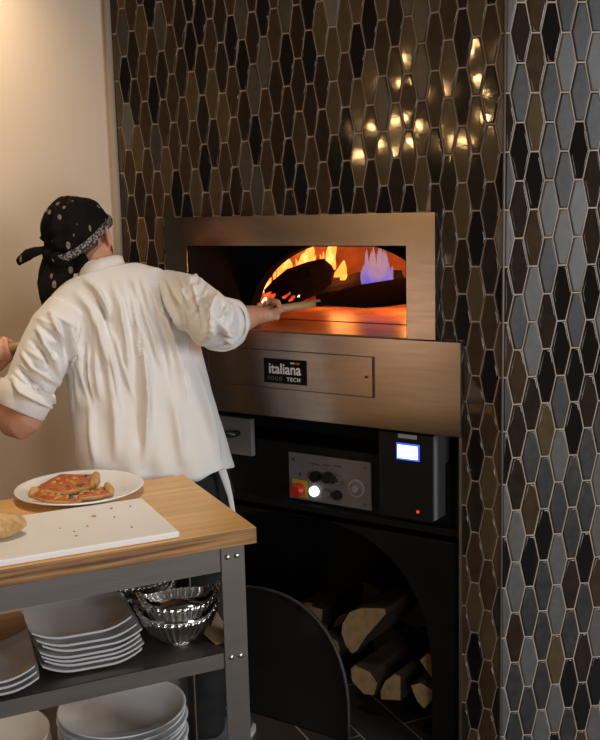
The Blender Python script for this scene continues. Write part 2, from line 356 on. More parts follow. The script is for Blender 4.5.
def tile_wall(name, u0, u1, rects, frame, holes=(), thick=.10):
    """frame(u, z, h): wall coordinates and height above the grout to the room"""
    mb = MB(); rr = random.Random(11 if u0 < 0 else 23)
    for (a, c, z0, z1) in rects:
        vs = [frame(a, z0, 0), frame(c, z0, 0), frame(c, z1, 0), frame(a, z1, 0), frame(a, z0, -thick), frame(c, z0, -thick), frame(c, z1, -thick), frame(a, z1, -thick)]
        mb.add(vs, [(0, 1, 2, 3), (7, 6, 5, 4), (0, 4, 5, 1), (1, 5, 6, 2), (2, 6, 7, 3), (3, 7, 4, 0)], 0)
    k0, k1 = math.floor(u0/TP)-1, math.ceil(u1/TP)+1
    zmax = max(r[3] for r in rects)
    for k in range(k0, k1+1):
        n0 = int(-ROWZ/TH)-2
        for n in range(n0, int((zmax-ROWZ)/TH)+3):
            cz = ROWZ + n*TH + (TH/2 if k % 2 == 0 else 0); cu = k*TP
            mi = rr.choices(range(1, 7), weights=(20, 22, 24, 8, 24, 2) if u0 < 0 else (22, 16, 5, 32, 2, 23))[0]  # back wall browner, right wall greyer: warm and cool light put into tile mix
            tu, tz = rr.gauss(0, .008), rr.gauss(0, .008)
            hexa = [(cu-CAPW/2, cz-TH/2), (cu+CAPW/2, cz-TH/2), (cu+MAXW/2, cz), (cu+CAPW/2, cz+TH/2), (cu-CAPW/2, cz+TH/2), (cu-MAXW/2, cz)]
            p = hexa
            for (kk, cc, less) in ((0, u0, False), (0, u1, True), (1, 0.0, False), (1, zmax, True)):
                if len(p) >= 3: p = clip(p, kk, cc, less)
            pieces = [p]
            for (a, c, z0, z1) in holes:
                nxt = []
                for p in pieces:
                    if len(p) < 3: continue
                    xs = [v[0] for v in p]; zs = [v[1] for v in p]
                    if max(xs) <= a or min(xs) >= c or max(zs) <= z0 or min(zs) >= z1: nxt.append(p); continue
                    cand = [clip(p, 0, a, True), clip(p, 0, c, False), clip(p, 1, z0, True), clip(p, 1, z1, False)]
                    def ar(q): return abs(sum(q[i][0]*q[(i+1) % len(q)][1]-q[(i+1) % len(q)][0]*q[i][1] for i in range(len(q)))) if len(q) > 2 else 0
                    nxt.append(max(cand, key=ar))
                pieces = nxt
            for p in pieces:
                if len(p) < 3: continue
                q = [p[i] for i in range(len(p)) if (Vector(p[i])-Vector(p[i-1])).length > 1e-4]
                if len(q) < 3: continue
                o0 = inset(q, .0018); o1 = inset(q, .0027); o2 = inset(q, .0058)
                if not (o0 and o1): continue
                def H(pt, h): return frame(pt[0], pt[1], h + (pt[0]-cu)*tu + (pt[1]-cz)*tz*.5)
                n_ = len(o0); vs = [H(x, .0002) for x in o0] + [H(x, .0026) for x in o1]
                fs = [(i, (i+1) % n_, n_+(i+1) % n_, n_+i) for i in range(n_)]
                if o2:
                    vs += [H(x, .0036) for x in o2]; fs += [(n_+i, n_+(i+1) % n_, 2*n_+(i+1) % n_, 2*n_+i) for i in range(n_)]
                    cen = sum((Vector(x) for x in o2), Vector((0, 0)))/n_; vs.append(H(cen, .0036)); fs += [(2*n_+i, 2*n_+(i+1) % n_, 3*n_) for i in range(n_)]
                else: fs.append(tuple(n_+i for i in range(n_)))
                mb.add(vs, fs, mi)
    o = mb.build(name, [grout]+tile_mats, fix=False, smooth=True)
    me = o.data
    # the grout stays flat
    sm = [p.material_index != 0 and abs(p.normal.dot(me.polygons[0].normal)) < .985 for p in me.polygons]; me.polygons.foreach_set('use_smooth', sm)
    bm = bmesh.new(); bm.from_mesh(me); bmesh.ops.recalc_face_normals(bm, faces=bm.faces); bm.to_mesh(me); bm.free()
    return structure(o)
ZT = 2.75
XL = -2.372
bk = lambda u, z, h: Vector((CORNER+u, -h, z))
U = lambda x: x-CORNER
tile_wall('wall_back', U(XL), 0, [(U(OX1), 0, 0, ZT), (U(XL), U(OX0), 0, ZT), (U(OX0), U(OX1), FZ1-.02, ZT), (U(OX0), U(FX0+.03), 1.235, FZ1-.02), (U(FX1-.03), U(OX1), 1.235, FZ1-.02)], bk, holes=[(U(OX0), U(OX1), -1, 1.235), (U(FX0+.03), U(FX1-.03), -1, FZ1-.02)])
ra = math.radians(51); rd = Vector((math.sin(ra), math.cos(ra), 0)); rn = Vector((rd.y, -rd.x, 0))
tile_wall('wall_right', 0, 1.15, [(0, 1.15, 0, ZT)], lambda u, z, h: Vector((CORNER, 0, z)) + rd*u + rn*h)
ld = Vector((-.78, -.626, 0)); ln = Vector((.626, -.78, 0))
lo = Vector((XL, -.012, 0)); b = MB()
P = [lo, lo+ld*2.6, lo+ld*2.6-ln*.1, lo-ln*.1]
b.prism(P, (0, 0, ZT)); structure(b.build('wall_left', plaster))
b = MB(); b.tube([(XL+.004, -.010, 0), (XL+.004, -.010, ZT)], .013, 10); structure(b.build('trim_1', trim_m, smooth=True))
b = MB(); b.tube([(CORNER-.001, -.003, 0), (CORNER-.001, -.003, ZT)], .0032, 8); structure(b.build('trim_2', mat('corner_trim', (.20, .165, .14), .55, .6), smooth=True))
b = MB(); b.box((OX1-.001, -.008, 0), (OX1+.006, .02, 1.236)); structure(b.build('trim_3', brushed))

# ------------------------------------------------------------------ the oven
OVC = -1.685
oven = thing('pizza_oven', (OVC, 0, 0), 'stainless fronted pizza oven built into the dark tiled wall', 'oven')
b = MB()   # frame around the mouth: four mitred bars
mx0, mx1, mz0, mz1 = -2.055, -1.277, 1.254, 1.511
for poly in ([(FX0, FZ1), (FX1, FZ1), (mx1, mz1), (mx0, mz1)], [(FX0, FZ0), (FX0, FZ1), (mx0, mz1), (mx0, mz0)], [(FX1, FZ1), (FX1, FZ0), (mx1, mz0), (mx1, mz1)]):
    b.prism([(x, -.034, z) for x, z in poly], (0, .034, 0))
b.build('frame', steel, oven, bevel=.0025)
b = MB()   # black tunnel from the frame back to the arch
YA = .26
b.box((mx0-.02, -.030, mz1-.003), (mx1+.02, YA, mz1+.02)); b.box((mx0-.02, -.030, mz0), (mx0+.003, YA, mz1)); b.box((mx1-.003, -.030, mz0), (mx1+.02, YA, mz1))
b.build('mouth_tunnel', black_matte, oven)
b = MB()   # arch front
AC, AW, AH = -1.665, .365, .257
arc = [(AC+AW*math.cos(t), YA, mz0+AH*math.sin(t)) for t in [math.pi*i/28 for i in range(29)]]
outl = [(-1.20, YA, mz0-.01), (-1.20, YA, mz1+.06), (-2.2, YA, mz1+.06), (-2.2, YA, mz0-.01)]
b.prism([(AC+AW, YA, mz0-.01)] + arc + [(AC-AW, YA, mz0-.01)] + outl[::-1], (0, .05, 0))
b.build('arch_front', black_matte, oven)
b = MB(); b.box((mx0-.015, -.02, 1.215), (mx1+.015, YA-.02, mz0)); b.box((-2.35, YA-.006, 1.215), (-1.0, 1.35, mz0+.002)); b.build('hearth', hearth_m, oven)
b = MB()   # domed chamber, open towards the arch
rings = []
for i in range(20):
    t = i/14; y = YA+.05+1.0*t; k = math.sqrt(max(0.0, 1-((t-.42)/.60)**2)); wv = .56*max(k, .12)+.0; hv = .40*max(k, .15)
    rings.append([(AC+wv*math.cos(math.pi*j/24), y, mz0-.02+hv*math.sin(math.pi*j/24)) for j in range(25)])
n = 25; vs = [p for r in rings for p in r]; fs = [(i*n+j, i*n+j+1, (i+1)*n+j+1, (i+1)*n+j) for i in range(14) for j in range(24)]
fs.append(tuple(14*n+j for j in range(25)))
b.add(vs, fs); dome = b.build('chamber_dome', dome_m, oven, smooth=True)
sd = dome.modifiers.new('s', 'SOLIDIFY'); sd.thickness = .05; sd.offset = 1
# hood: the wide lower fascia
b = MB(); b.box((OX0+.012, -.026, .986), (OX1+.0125, .0, 1.2505)); b.box((OX0+.02, .0, .99), (OX1-.02, .02, 1.215)); b.build('fascia', steel, oven, bevel=.002)
b = MB(); b.box((-1.99, -.0275, 1.077), (-1.387, -.02, 1.194)); ap = b.build('access_panel', steel, oven, bevel=.001)
for lo_, hi_ in (((-1.392, -.0285, 1.077), (-1.386, -.022, 1.194)), ((-1.99, -.0280, 1.1935), (-1.387, -.022, 1.1955)), ((-1.99, -.0280, 1.0755), (-1.387, -.022, 1.0772))):
    b = MB(); b.box(lo_, hi_); b.build('seam', seam_m, ap)
b = MB(); b.tube([(-1.412, -.024, 1.135), (-1.412, -.031, 1.135)], .004, 10); b.build('screw', seam_m, ap)
b = MB(); bx0, bx1, bz0, bz1 = -1.772, -1.617, 1.094, 1.169
b.box((bx0, -.0300, bz0), (bx1, -.0265, bz1)); badge = b.build('badge', badge_m, oven)
def text(name, body, x, z, size, m, parent, y=-.0307, bold=0.0, sx=1.0, space=1.0):
    c = bpy.data.curves.new(name, 'FONT'); c.body = body; c.size = size; c.extrude = .0004; c.offset = bold; c.align_x = 'CENTER'; c.space_character = space
    c.materials.append(m); o = bpy.data.objects.new(name, c); COL.objects.link(o); o.parent = parent
    o.location = world_of(parent).inverted() @ Vector((x, y, z)); o.rotation_euler = (math.pi/2, 0, 0); o.scale = (sx, 1, 1)
    dg = bpy.context.evaluated_depsgraph_get(); me = bpy.data.meshes.new_from_object(o.evaluated_get(dg)); q = bpy.data.objects.new(name, me); COL.objects.link(q); q.parent = parent
    q.location = o.location; q.rotation_euler = o.rotation_euler; q.scale = o.scale; bpy.data.objects.remove(o); return q
bc = (bx0+bx1)/2
text('lettering', 'italiana', bc, bz0+.030, .046, text_m, badge, bold=.0007, sx=.93)
text('lettering', 'FOOD', bc-.036, bz0+.009, .0165, text_dim, badge, bold=.0003, space=1.30)
text('lettering', 'TECH', bc+.032, bz0+.009, .0165, text_m, badge, bold=.0003, space=1.30)
b = MB(); b.box((bc+.022, -.0311, bz1-.0125), (bc+.036, -.0300, bz1-.008), 0); b.box((bc+.040, -.0311, bz1-.0135), (bc+.055, -.0300, bz1-.0075), 1); b.build('accent', [text_m, text_red], badge)

# lower housing
b = MB()
b.box((OX0, .0, 0), (OX0+.02, .62, .979)); b.box((OX1-.02, .02, 0), (OX1, .62, .979)); b.box((OX0, .60, 0), (OX1, .62, .979))
b.box((OX0+.02, .03, .662), (OX1-.02, .60, .700)); b.box((OX0+.02, .058, .700), (OX1-.02, .24, .885)); b.box((OX0+.02, .22, .885), (OX1-.02, .24, .979))
b.build('stand', black_m, oven)
b = MB()   # black panel with the arched log opening
wc, ww, wz, wh = -1.685, .450, .21, .455
a2 = []
for i in range(33):
    t = math.pi*i/32; c_, s_ = math.cos(t), math.sin(t); e = 2/2.5
    a2.append((wc+ww*math.copysign(abs(c_)**e, c_), .03, wz+wh*max(0, s_)**e))
b.prism([(OX1-.02, .03, 0), (OX1-.02, .03, .68), (OX0+.02, .03, .68), (OX0+.02, .03, 0), (wc-ww, .03, 0)] + a2[::-1] + [(wc+ww, .03, 0)], (0, .02, 0))
b.build('arched_panel', black_m, oven)
# drawer front, left under the fascia
b = MB(); b.box((-2.16, .03, .832), (-1.873, .05, .955)); dr = b.build('drawer_front', panel_m, oven, bevel=.002); 
b = MB(); b.tube([(-2.02, .03, .90), (-2.02, .0, .90), (-1.925, .0, .905), (-1.925, .03, .905)], .010, 10); b.build('handle', knob_m, dr, smooth=True)
# control panel
cp = [ony(288, 453, .05), ony(371, 462, .05), ony(371, 511, .05), ony(290, 498, .05)]
cx0, cx1, cz0, cz1 = -1.745, -1.4455, .708, .859
b = MB(); b.box((cx0, .05, cz0), (cx1, .058, cz1)); ctl = b.build('control_panel', panel_m, oven, bevel=.003)
def cpt(px, py, y=.05): return ony(px, py, y)
def disc(name, p, r, d, m, parent, n=20, r2=None):
    bb = MB(); r2 = r2 or r
    bb.loft([[(p.x+rr*math.cos(2*math.pi*j/n), yy, p.z+rr*math.sin(2*math.pi*j/n)) for j in range(n)] for rr, yy in ((r, p.y+.001), (r, p.y-d*.8), (r2*.93, p.y-d))])
    return bb.build(name, m, parent, auto=40)
for px, py in ((317, 476), (329, 477)): disc('knob', cpt(px, py), .017, .022, knob_m, ctl)
disc('knob', cpt(339, 479), .017, .020, mat('chrome_knob', (.7, .68, .66), .25, 1.0), ctl)
bb = MB(); k = cpt(336, 477); Mk = Matrix.Translation(k) @ Matrix.Rotation(-.7, 4, 'Y'); bb.box((-.006, -.034, -.016), (.006, -.018, .016), M=Mk); bb.build('knob_grip', knob_m, ctl)
p = cpt(300, 489); bb = MB(); bb.box((p.x-.027, .047, p.z-.026), (p.x+.027, .051, p.z+.03)); bb.build('warning_plate', yellow_m, ctl)
disc('emergency_button', Vector((p.x, .047, p.z)), .021, .03, red_m, ctl, r2=.019)
disc('lit_button', cpt(315, 491), .0165, .012, lit_m, ctl); disc('button', cpt(327, 493), .014, .010, panel_m, ctl); disc('button', cpt(338, 495), .0155, .014, knob_m, ctl)
p = cpt(357, 488); disc('socket', p, .029, .006, label_m, ctl); disc('socket_well', Vector((p.x, .044, p.z)), .022, .002, panel_m, ctl); disc('socket_core', Vector((p.x, .042, p.z)), .012, .006, label_m, ctl)
for px, py in ((294, 459), (365, 468), (294, 492), (365, 505), (301, 474)): disc('bolt', cpt(px, py), .005, .004, brushed, ctl, n=10)
for k in range(3):
    p = cpt(315+k*11.5, 464+k*1.2); bb = MB(); bb.box((p.x-.014, .0495, p.z-.0015), (p.x+.014, .0505, p.z+.0015)); bb.build('legend', seam_m, ctl)
# display box
b = MB(); dx0, dx1, dz0, dz1, dy = -1.378, -1.208, .728, .978, -.020
b.prism([(dx0, dy, dz0), (dx1, dy, dz0), (dx1+.0, dy, dz1), (dx0, dy, dz1)], (0, .11, 0)); db = b.build('display_box', black_m, oven, bevel=.003)
b = MB(); b.box((dx1-.001, dy+.008, dz0+.004), (dx1+.004, dy+.105, dz1)); b.build('side_face', mat('grey_side', (.20, .19, .19), .55, .2), db)  # right side of the box, a lighter grey than its front
def dpt(px, py): return ony(px, py, dy)
p = dpt(408, 452); bb = MB(); bb.box((p.x-.037, dy-.003, p.z-.0245), (p.x+.037, dy+.001, p.z+.0245)); sb = bb.build('screen_halo', screen_b, db, bevel=.003)  # blue glow around the screen, built as an emissive border
bb = MB(); bb.box((p.x-.032, dy-.005, p.z-.0195), (p.x+.032, dy-.002, p.z+.0195)); bb.build('screen', screen_m, db, bevel=.003)
p = dpt(407.5, 436.5); bb = MB(); bb.box((p.x-.029, dy-.002, p.z-.006), (p.x+.029, dy+.001, p.z+.006)); bb.build('sticker', label_m, db)
p = dpt(418, 512); bb = MB(); bb.box((p.x-.004, dy-.002, p.z-.003), (p.x+.004, dy+.001, p.z+.004)); bb.build('indicator', led_m, db)
b = MB(); b.box((-1.73, .62, 1.0), (-1.64, .72, 1.21)); b.box((OX0+.05, .27, .979), (OX1-.05, 1.3, 1.215)); b.build('insulation', black_matte, oven)

# ---- fire inside
def flame(mb, base, h, r, lean=(0, 0), seed=0, mi=0, flat=.45):
    rr = random.Random(seed); rings = []; N = 9; base = Vector(base); ph = rr.uniform(0, 6)
    for i in range(N+1):
        t = i/N; rad = r*(math.sin(math.pi*min(1, .18+.82*t))**.8)*(1-.35*t)+.0008
        c = base + Vector((lean[0]*t**1.4 + .25*r*math.sin(ph+5*t), lean[1]*t, h*t))
        rings.append([c + Vector((rad*math.cos(2*math.pi*j/8), rad*flat*math.sin(2*math.pi*j/8), 0)) for j in range(8)])
    mb.loft(rings, mi)
YF = .50
lg = at(0, 0, 1)
blog_c = ony(300, 285, .50)
bl = thing('burning_log', (blog_c.x, .50, 1.252), 'charred burning log with glowing end, at the left of the oven fire', 'log')
mb = MB(); L0, L1 = ony(268, 297, .44), ony(334, 268, .56)
rr = random.Random(3); pts = [L0.lerp(L1, t) for t in (0, .15, .4, .7, .9, 1)]; mb.tube(pts, [.028, .050, .062, .058, .046, .02], 14)
mb.v = [tuple(Vector(v)+Vector(mnoise.noise_vector(Vector(v)*28))*.010) for v in mb.v]
mb.build('log_body', char_m, bl)
mb = MB()
for k in range(10):
    t = rr.uniform(0.02, .55); c = L0.lerp(L1, t*.8) + Vector((rr.uniform(-.02, .02), -.045, rr.uniform(-.050, .012)))
    mb.ell(c, Vector((rr.uniform(.012, .026), 0, .010)), Vector((0, .012, 0)), Vector((0, 0, rr.uniform(.004, .009))), 8, 6)
mb.v = [tuple(Vector(v)+Vector(mnoise.noise_vector(Vector(v)*70))*.006) for v in mb.v]; mb.build('embers', ember_m, bl, smooth=True)
lg2 = thing('charred_log', (ony(345, 275, .62).x, .62, 1.252), 'second charred log lying behind the blue flame in the oven', 'log')
mb = MB(); A_, B_ = ony(318, 294, .65), ony(402, 278, .72); mb.tube([A_.lerp(B_, t) for t in (0, .2, .5, .8, 1)], [.03, .042, .046, .042, .028], 12)
mb.v = [tuple(Vector(v)+Vector(mnoise.noise_vector(Vector(v)*28))*.008) for v in mb.v]; mb.build('log_body', char_m, lg2)
tongues = []; fb = ony(300, 300, .56); rf = random.Random(21)
edge_ = [(258, 300), (262, 290), (269, 281), (278, 273), (289, 267), (302, 262), (316, 259), (327, 261), (334, 267)]
for k in range(34):
    t = rf.uniform(0, len(edge_)-1.001); i_ = int(t); u_ = t-i_
    px = edge_[i_][0]*(1-u_)+edge_[i_+1][0]*u_; py = edge_[i_][1]*(1-u_)+edge_[i_+1][1]*u_ + rf.uniform(0, 5)
    hh = rf.choice((.022, .03, .04, .06, .085, .115)) * (1.0 if t > 2 else .75)
    mb = MB(); flame(mb, ony(px, py, .55+rf.uniform(0, .06)) + Vector((0, 0, -.006)), hh, hh*rf.uniform(.11, .20), (rf.uniform(-.2, .45)*hh, 0), 40+k); tongues.append(mb)
for k, (px, py, h) in enumerate(((264, 303, .03), (272, 304, .025), (282, 303, .032), (290, 300, .03), (298, 297, .022), (338, 277, .06), (342, 280, .045))):
    mb = MB(); flame(mb, ony(px, py, .46 if k < 5 else .56), h, h*.34, (h*.5, 0), 140+k); tongues.append(mb)
fo = thing('wood_fire', (fb.x, .56, 1.252), 'orange flames licking up around the charred log inside the oven', 'fire'); [q_.build('flame', flame_m, fo, smooth=True) for q_ in tongues]
tongues = []; gb = ony(380, 287, .62)
for k in range(13):
    px = 364 + 2.25*k; py = 289; h = (.085, .12, .14, .135, .15, .14, .125, .145, .15, .14, .13, .115, .08)[k]; r = .0105; lx = .004*math.sin(k*2.2)
    mb = MB(); flame(mb, ony(px, py, .575+.014*(k % 2)), h, r*1.25, (lx, 0), 80+k, flat=.5); tongues.append(mb)
go = thing('gas_flame', (gb.x, .62, 1.252), 'blue gas flame burning at the right of the oven chamber', 'flame'); [q_.build('tongue', blue_m, go, smooth=True) for q_ in tongues]

# ---- the peel
HR = at(264, 311, 2.93); TIP = ony(405, 288, .10); HL = at(-4, 350, 2.80)
pd = (TIP-HR).normalized()
HLp = HR + pd*((HL-HR).dot(pd)); pdir = (HR-HL).normalized()
peel = thing('pizza_peel', HL - pdir*.12, 'long wooden handled peel with a dark blade, held inside the oven mouth', 'peel')
ROD = .0125
j0 = HR + pdir*.05; j1 = HR + pdir*.17
mb = MB(); mb.tube([HL-pdir*.30, HL-pdir*.298, HL, HR, j1], [.008, ROD, ROD, ROD, .0105], 14); mb.build('handle', wood_peel, peel, smooth=True)
side = Vector((0, 0, 1)).cross(pdir).normalized(); upv = pdir.cross(side).normalized(); side = -side; _tr = Matrix.Rotation(math.radians(8), 3, pdir); side, upv = _tr @ side, _tr @ upv
if side.dot(Vector(_F0))*side.z < 0: _tr = Matrix.Rotation(math.radians(-17), 3, pdir); side, upv = _tr @ side, _tr @ upv
pp = []
for t, hw in ((.0, .013), (.03, .022), (.07, .06), (.12, .11), (.18, .128), (.45, .14), (.50, .13)): pp.append((t, hw))
mb = MB(); q = HR + pdir*.155
outline = [q + pdir*t + side*hw for t, hw in pp] + [q + pdir*t - side*hw for t, hw in pp[::-1]]
mb.prism([v - upv*.006 for v in outline], upv*.012); mb.build('blade', blade_m, peel, bevel=.002)

# ------------------------------------------------------------------ logs in the store
def zl(pts): return [(300+x/3.75, 580+y/3.75) for x, y in pts]
logs = [
    ('half round log with pale cut face, topmost in the store under the oven', zl([(158,165),(185,120),(230,103),(320,105),(325,125),(290,165),(250,210),(215,265),(195,278),(170,245),(155,200)]), .10, (.05, .34, .02)),
    ('split log with narrow pale edge, just below the topmost log in the store', zl([(190,332),(205,318),(262,345),(292,388),(278,432),(240,428),(195,378)]), .09, (.07, .34, .03)),
    ('split log with pale wedge end, lying on the store floor at centre', zl([(302,416),(320,378),(355,350),(378,360),(378,452),(304,448)]), .10, (.0, .34, .01)),
    ('split log with pointed pale end, lowest at the right of the store', zl([(415,395),(450,385),(512,420),(508,440),(465,482),(440,455)]), .07, (.03, .34, .02)),
    ('small reddish split log at the far right, on the lowest log', zl([(450,300),(480,272),(512,300),(512,365),(490,362)]), .09, (.02, .34, .02)),
    ('dim reddish log end at the upper left of the store', zl([(-10,125),(40,95),(85,110),(80,180),(20,196)]), .22, (.02, .30, .0)),
    ('dim brown log end leaning behind the round topped door', zl([(70,215),(100,200),(145,235),(150,290),(112,285)]), .20, (.02, .30, .0)),
]
for i, (lab, poly, Y, ext) in enumerate(logs):
    ext = (.03, .32, .015); P = [ony(x, y, Y) for x, y in poly]; c = sum(P, Vector())/len(P)
    lo_ = min(p.z for p in P)
    t = thing('firewood_log', (c.x, Y, max(0, lo_)), lab, 'log', group='firewood in the store under the oven')
    mb = MB(); E_ = Vector(ext); n = len(P)
    rings = [[p + E_*s_ + (c-p)*k_ for p in P] for s_, k_ in ((.0, 0), (.1, .01), (.5, .03), (1.0, .10))]
    mb.loft(rings, caps=True); mb.build('bark', bark_m, t)
    if i != 7:
        mb = MB(); mb.prism([p - E_*.004 + (c-p)*.03 for p in P], E_*.012); mb.build('cut_end', endgrain_m, t)
# supporting row at the back of the pile
for k, (x, z, r) in enumerate(((-1.50, .085, .085), (-1.62, .075, .075), (-1.52, .235, .08), (-1.78, .08, .08), (-1.70, .22, .075), (-1.95, .085, .085))):
    t = thing('firewood_log', (x, .30, z-r), ['dim round log at the back of the store, behind the wedge ended log', 'dim round log low in the store, left of centre', 'dim round log behind the topmost half round log', 'dim round log low in the store behind the door', 'dim round log in the second layer, left of centre', 'dim round log at the far left of the store'][k], 'log', group='firewood in the store under the oven')
    mb = MB(); rr = random.Random(60+k); mb.loft([[(x+r*(1+.06*math.sin(3*a+k))*math.cos(a), y, z+r*math.sin(a)) for a in [2*math.pi*j/14 for j in range(14)]] for y in (.47, .585)]); mb.build('bark', bark_m, t, auto=50)
    mb = MB(); mb.loft([[(x+r*.93*(1+.06*math.sin(3*a+k))*math.cos(a), y, z+r*.93*math.sin(a)) for a in [2*math.pi*j/14 for j in range(14)]] for y in (.467, .48)]); mb.build('cut_end', endgrain_m, t)

# round-topped store door leaning against the panel
BR = onz(356, 735, 0.004); BLp = onz(266, 707, 0.004); dd = (BLp-BR); dd.z = 0; dd.normalize(); DW, DH = .63, .42
nrm = Vector((dd.y, -dd.x, 0)); 
if nrm.y < 0: nrm = -nrm
upd = (Vector((0, 0, 1))*.985 + Vector((0, 1, 0))*.06).normalized()
BR = BR + Vector((0, -.035, 0))
door = thing('store_door', BR + dd*DW/2, 'dark round topped metal door leaning against the front of the log store', 'door')
outl = [BR, BR+dd*DW]
for i in range(25):
    t = math.pi*i/24; e = 2/2.3; c_, s_ = math.cos(t), math.sin(t)
    outl.append(BR + dd*(DW/2 - (-DW/2)*math.copysign(abs(c_)**e, c_)) + upd*(.06 + (DH-.06)*max(0, s_)**e))
pn = dd.cross(upd).normalized()
if pn.y > 0: pn = -pn
door_m = mat('door_steel', (.022, .020, .019), .45, .4, var=.2)
mb = MB(); mb.prism(outl, pn*.012); mb.build('door_plate', door_m, door, bevel=.002)
mb = MB(); rim = [v + pn*.012 for v in outl[2:]] ; mb.tube([outl[1]+pn*.012] + rim + [outl[0]+pn*.012], .006, 8); mb.build('rim', mat('door_rim', (.035, .035, .034), .55, .3), door, smooth=True)

# ------------------------------------------------------------------ the table
TO = onz(256.5, 527, .9); TA = math.radians(58.2); TL = 1.55; TD = .5246
table = thing('work_table', (TO.x, TO.y, 0), 'steel framed kitchen work table with a thick laminated wooden top', 'table', TA)
TW = world_of(table)
def tb(mb, name, m, parent=table, **k): return mb.build(name, m, parent, world=False, **k)
mb = MB(); mb.box((-TL, 0, .8612), (0, TD, .9)); tt = tb(mb, 'tabletop', [wood_top, ply_m], bevel=.002)
for p in tt.data.polygons:
    if abs(p.normal.z) < .5: p.material_index = 1
mb = MB(); mb.box((-TL+.03, .030, .797), (-.03, .034, .8612)); mb.box((-TL+.03, .49, .797), (-.03, .494, .8612)); mb.box((-TL+.03, .034, .797), (-TL+.034, .49, .8612)); mb.box((-.034, .034, .797), (-.03, .49, .8612)); tb(mb, 'apron', steel_dark)
for (x, sx) in ((-.022, -1), (-TL+.022, 1)):
    for (y, sy) in ((.026, 1), (.498, -1)):
        mb = MB(); mb.box((min(x, x+sx*.057), min(y, y+sy*.004), 0), (max(x, x+sx*.057), max(y, y+sy*.004), .8605)); mb.box((min(x, x+sx*.004), min(y+sy*.004, y+sy*.057), 0), (max(x, x+sx*.004), max(y+sy*.004, y+sy*.057), .8605)); lg_ = tb(mb, 'leg', steel_dark)
        for z in (.831, .586):
            for dx in (.019, .042):
                mb = MB(); q = Vector((x+sx*dx, y-sy*.001, z)); mb.ell(q, Vector((.0068, 0, 0)), Vector((0, .0045, 0)), Vector((0, 0, .0068)), 10, 6); mb.build('bolt', bolt_m, lg_, smooth=True, world=False)
SZ = .6
mb = MB(); mb.box((-TL+.03, .032, SZ-.006), (-.028, .492, SZ-.002)); mb.box((-TL+.03, .0305, SZ-.040), (-.028, .0345, SZ-.002)); mb.box((-TL+.03, .489, SZ-.040), (-.028, .493, SZ-.002)); tb(mb, 'shelf', steel_dark)
mb = MB(); mb.box((-TL+.03, .032, .12), (-.028, .492, .124)); mb.box((-TL+.03, .0305, .088), (-.028, .0345, .124)); mb.box((-TL+.03, .489, .088), (-.028, .493, .124)); tb(mb, 'shelf', steel_dark)
def T(x, y, z=0): return TW @ Vector((x, y, z))

# cutting board
cb = MB(); cb.box((-.86, .012, .9005), (-.180, .315, .9155)); o = bpy.data.objects; 
bo = cb.build('cutting_board', board_m, None, bevel=.004); 
bo.location = (TO.x, TO.y, 0); bo.rotation_euler = (0, 0, TA); tag(bo, 'long white plastic cutting board along the front of the wooden table top', 'cutting board')
# crumbs on the board
for k in range(9):
    mb = MB(); p = T(-.32+rnd.uniform(-.1, .13), .16+rnd.uniform(-.08, .1), .9168); s = rnd.uniform(.0015, .0035)
    if k == 0: p = onz(94, 516, .9170); s = .005
    mb.ell(p, Vector((s*1.3, 0, 0)), Vector((0, s, 0)), Vector((0, 0, s*.5)), 8, 5)
    c = mb.build('bread_crumb', bread_m, smooth=True); tag(c, 'largest brown crumb on the white cutting board' if k == 0 else 'tiny tan crumb scattered on the white cutting board', 'crumb', 'crumbs on the cutting board')
# bread roll
rc = onz(-10, 531, .9155) ; rc = T(-.552, .165, .9155)
mb = MB(); ax = Vector((math.cos(TA+.15), math.sin(TA+.15), 0)); ay = Vector((-ax.y, ax.x, 0))
mb.ell(rc+Vector((0, 0, .027)), ax*.066, ay*.042, Vector((0, 0, .028)), 24, 14)
mb.v = [tuple(Vector(v)+Vector(mnoise.noise_vector(Vector(v)*22))*.004) for v in mb.v]
tag(mb.build('bread_roll', bread_m, smooth=True), 'small crusty tan bread roll lying on the white cutting board', 'bread')
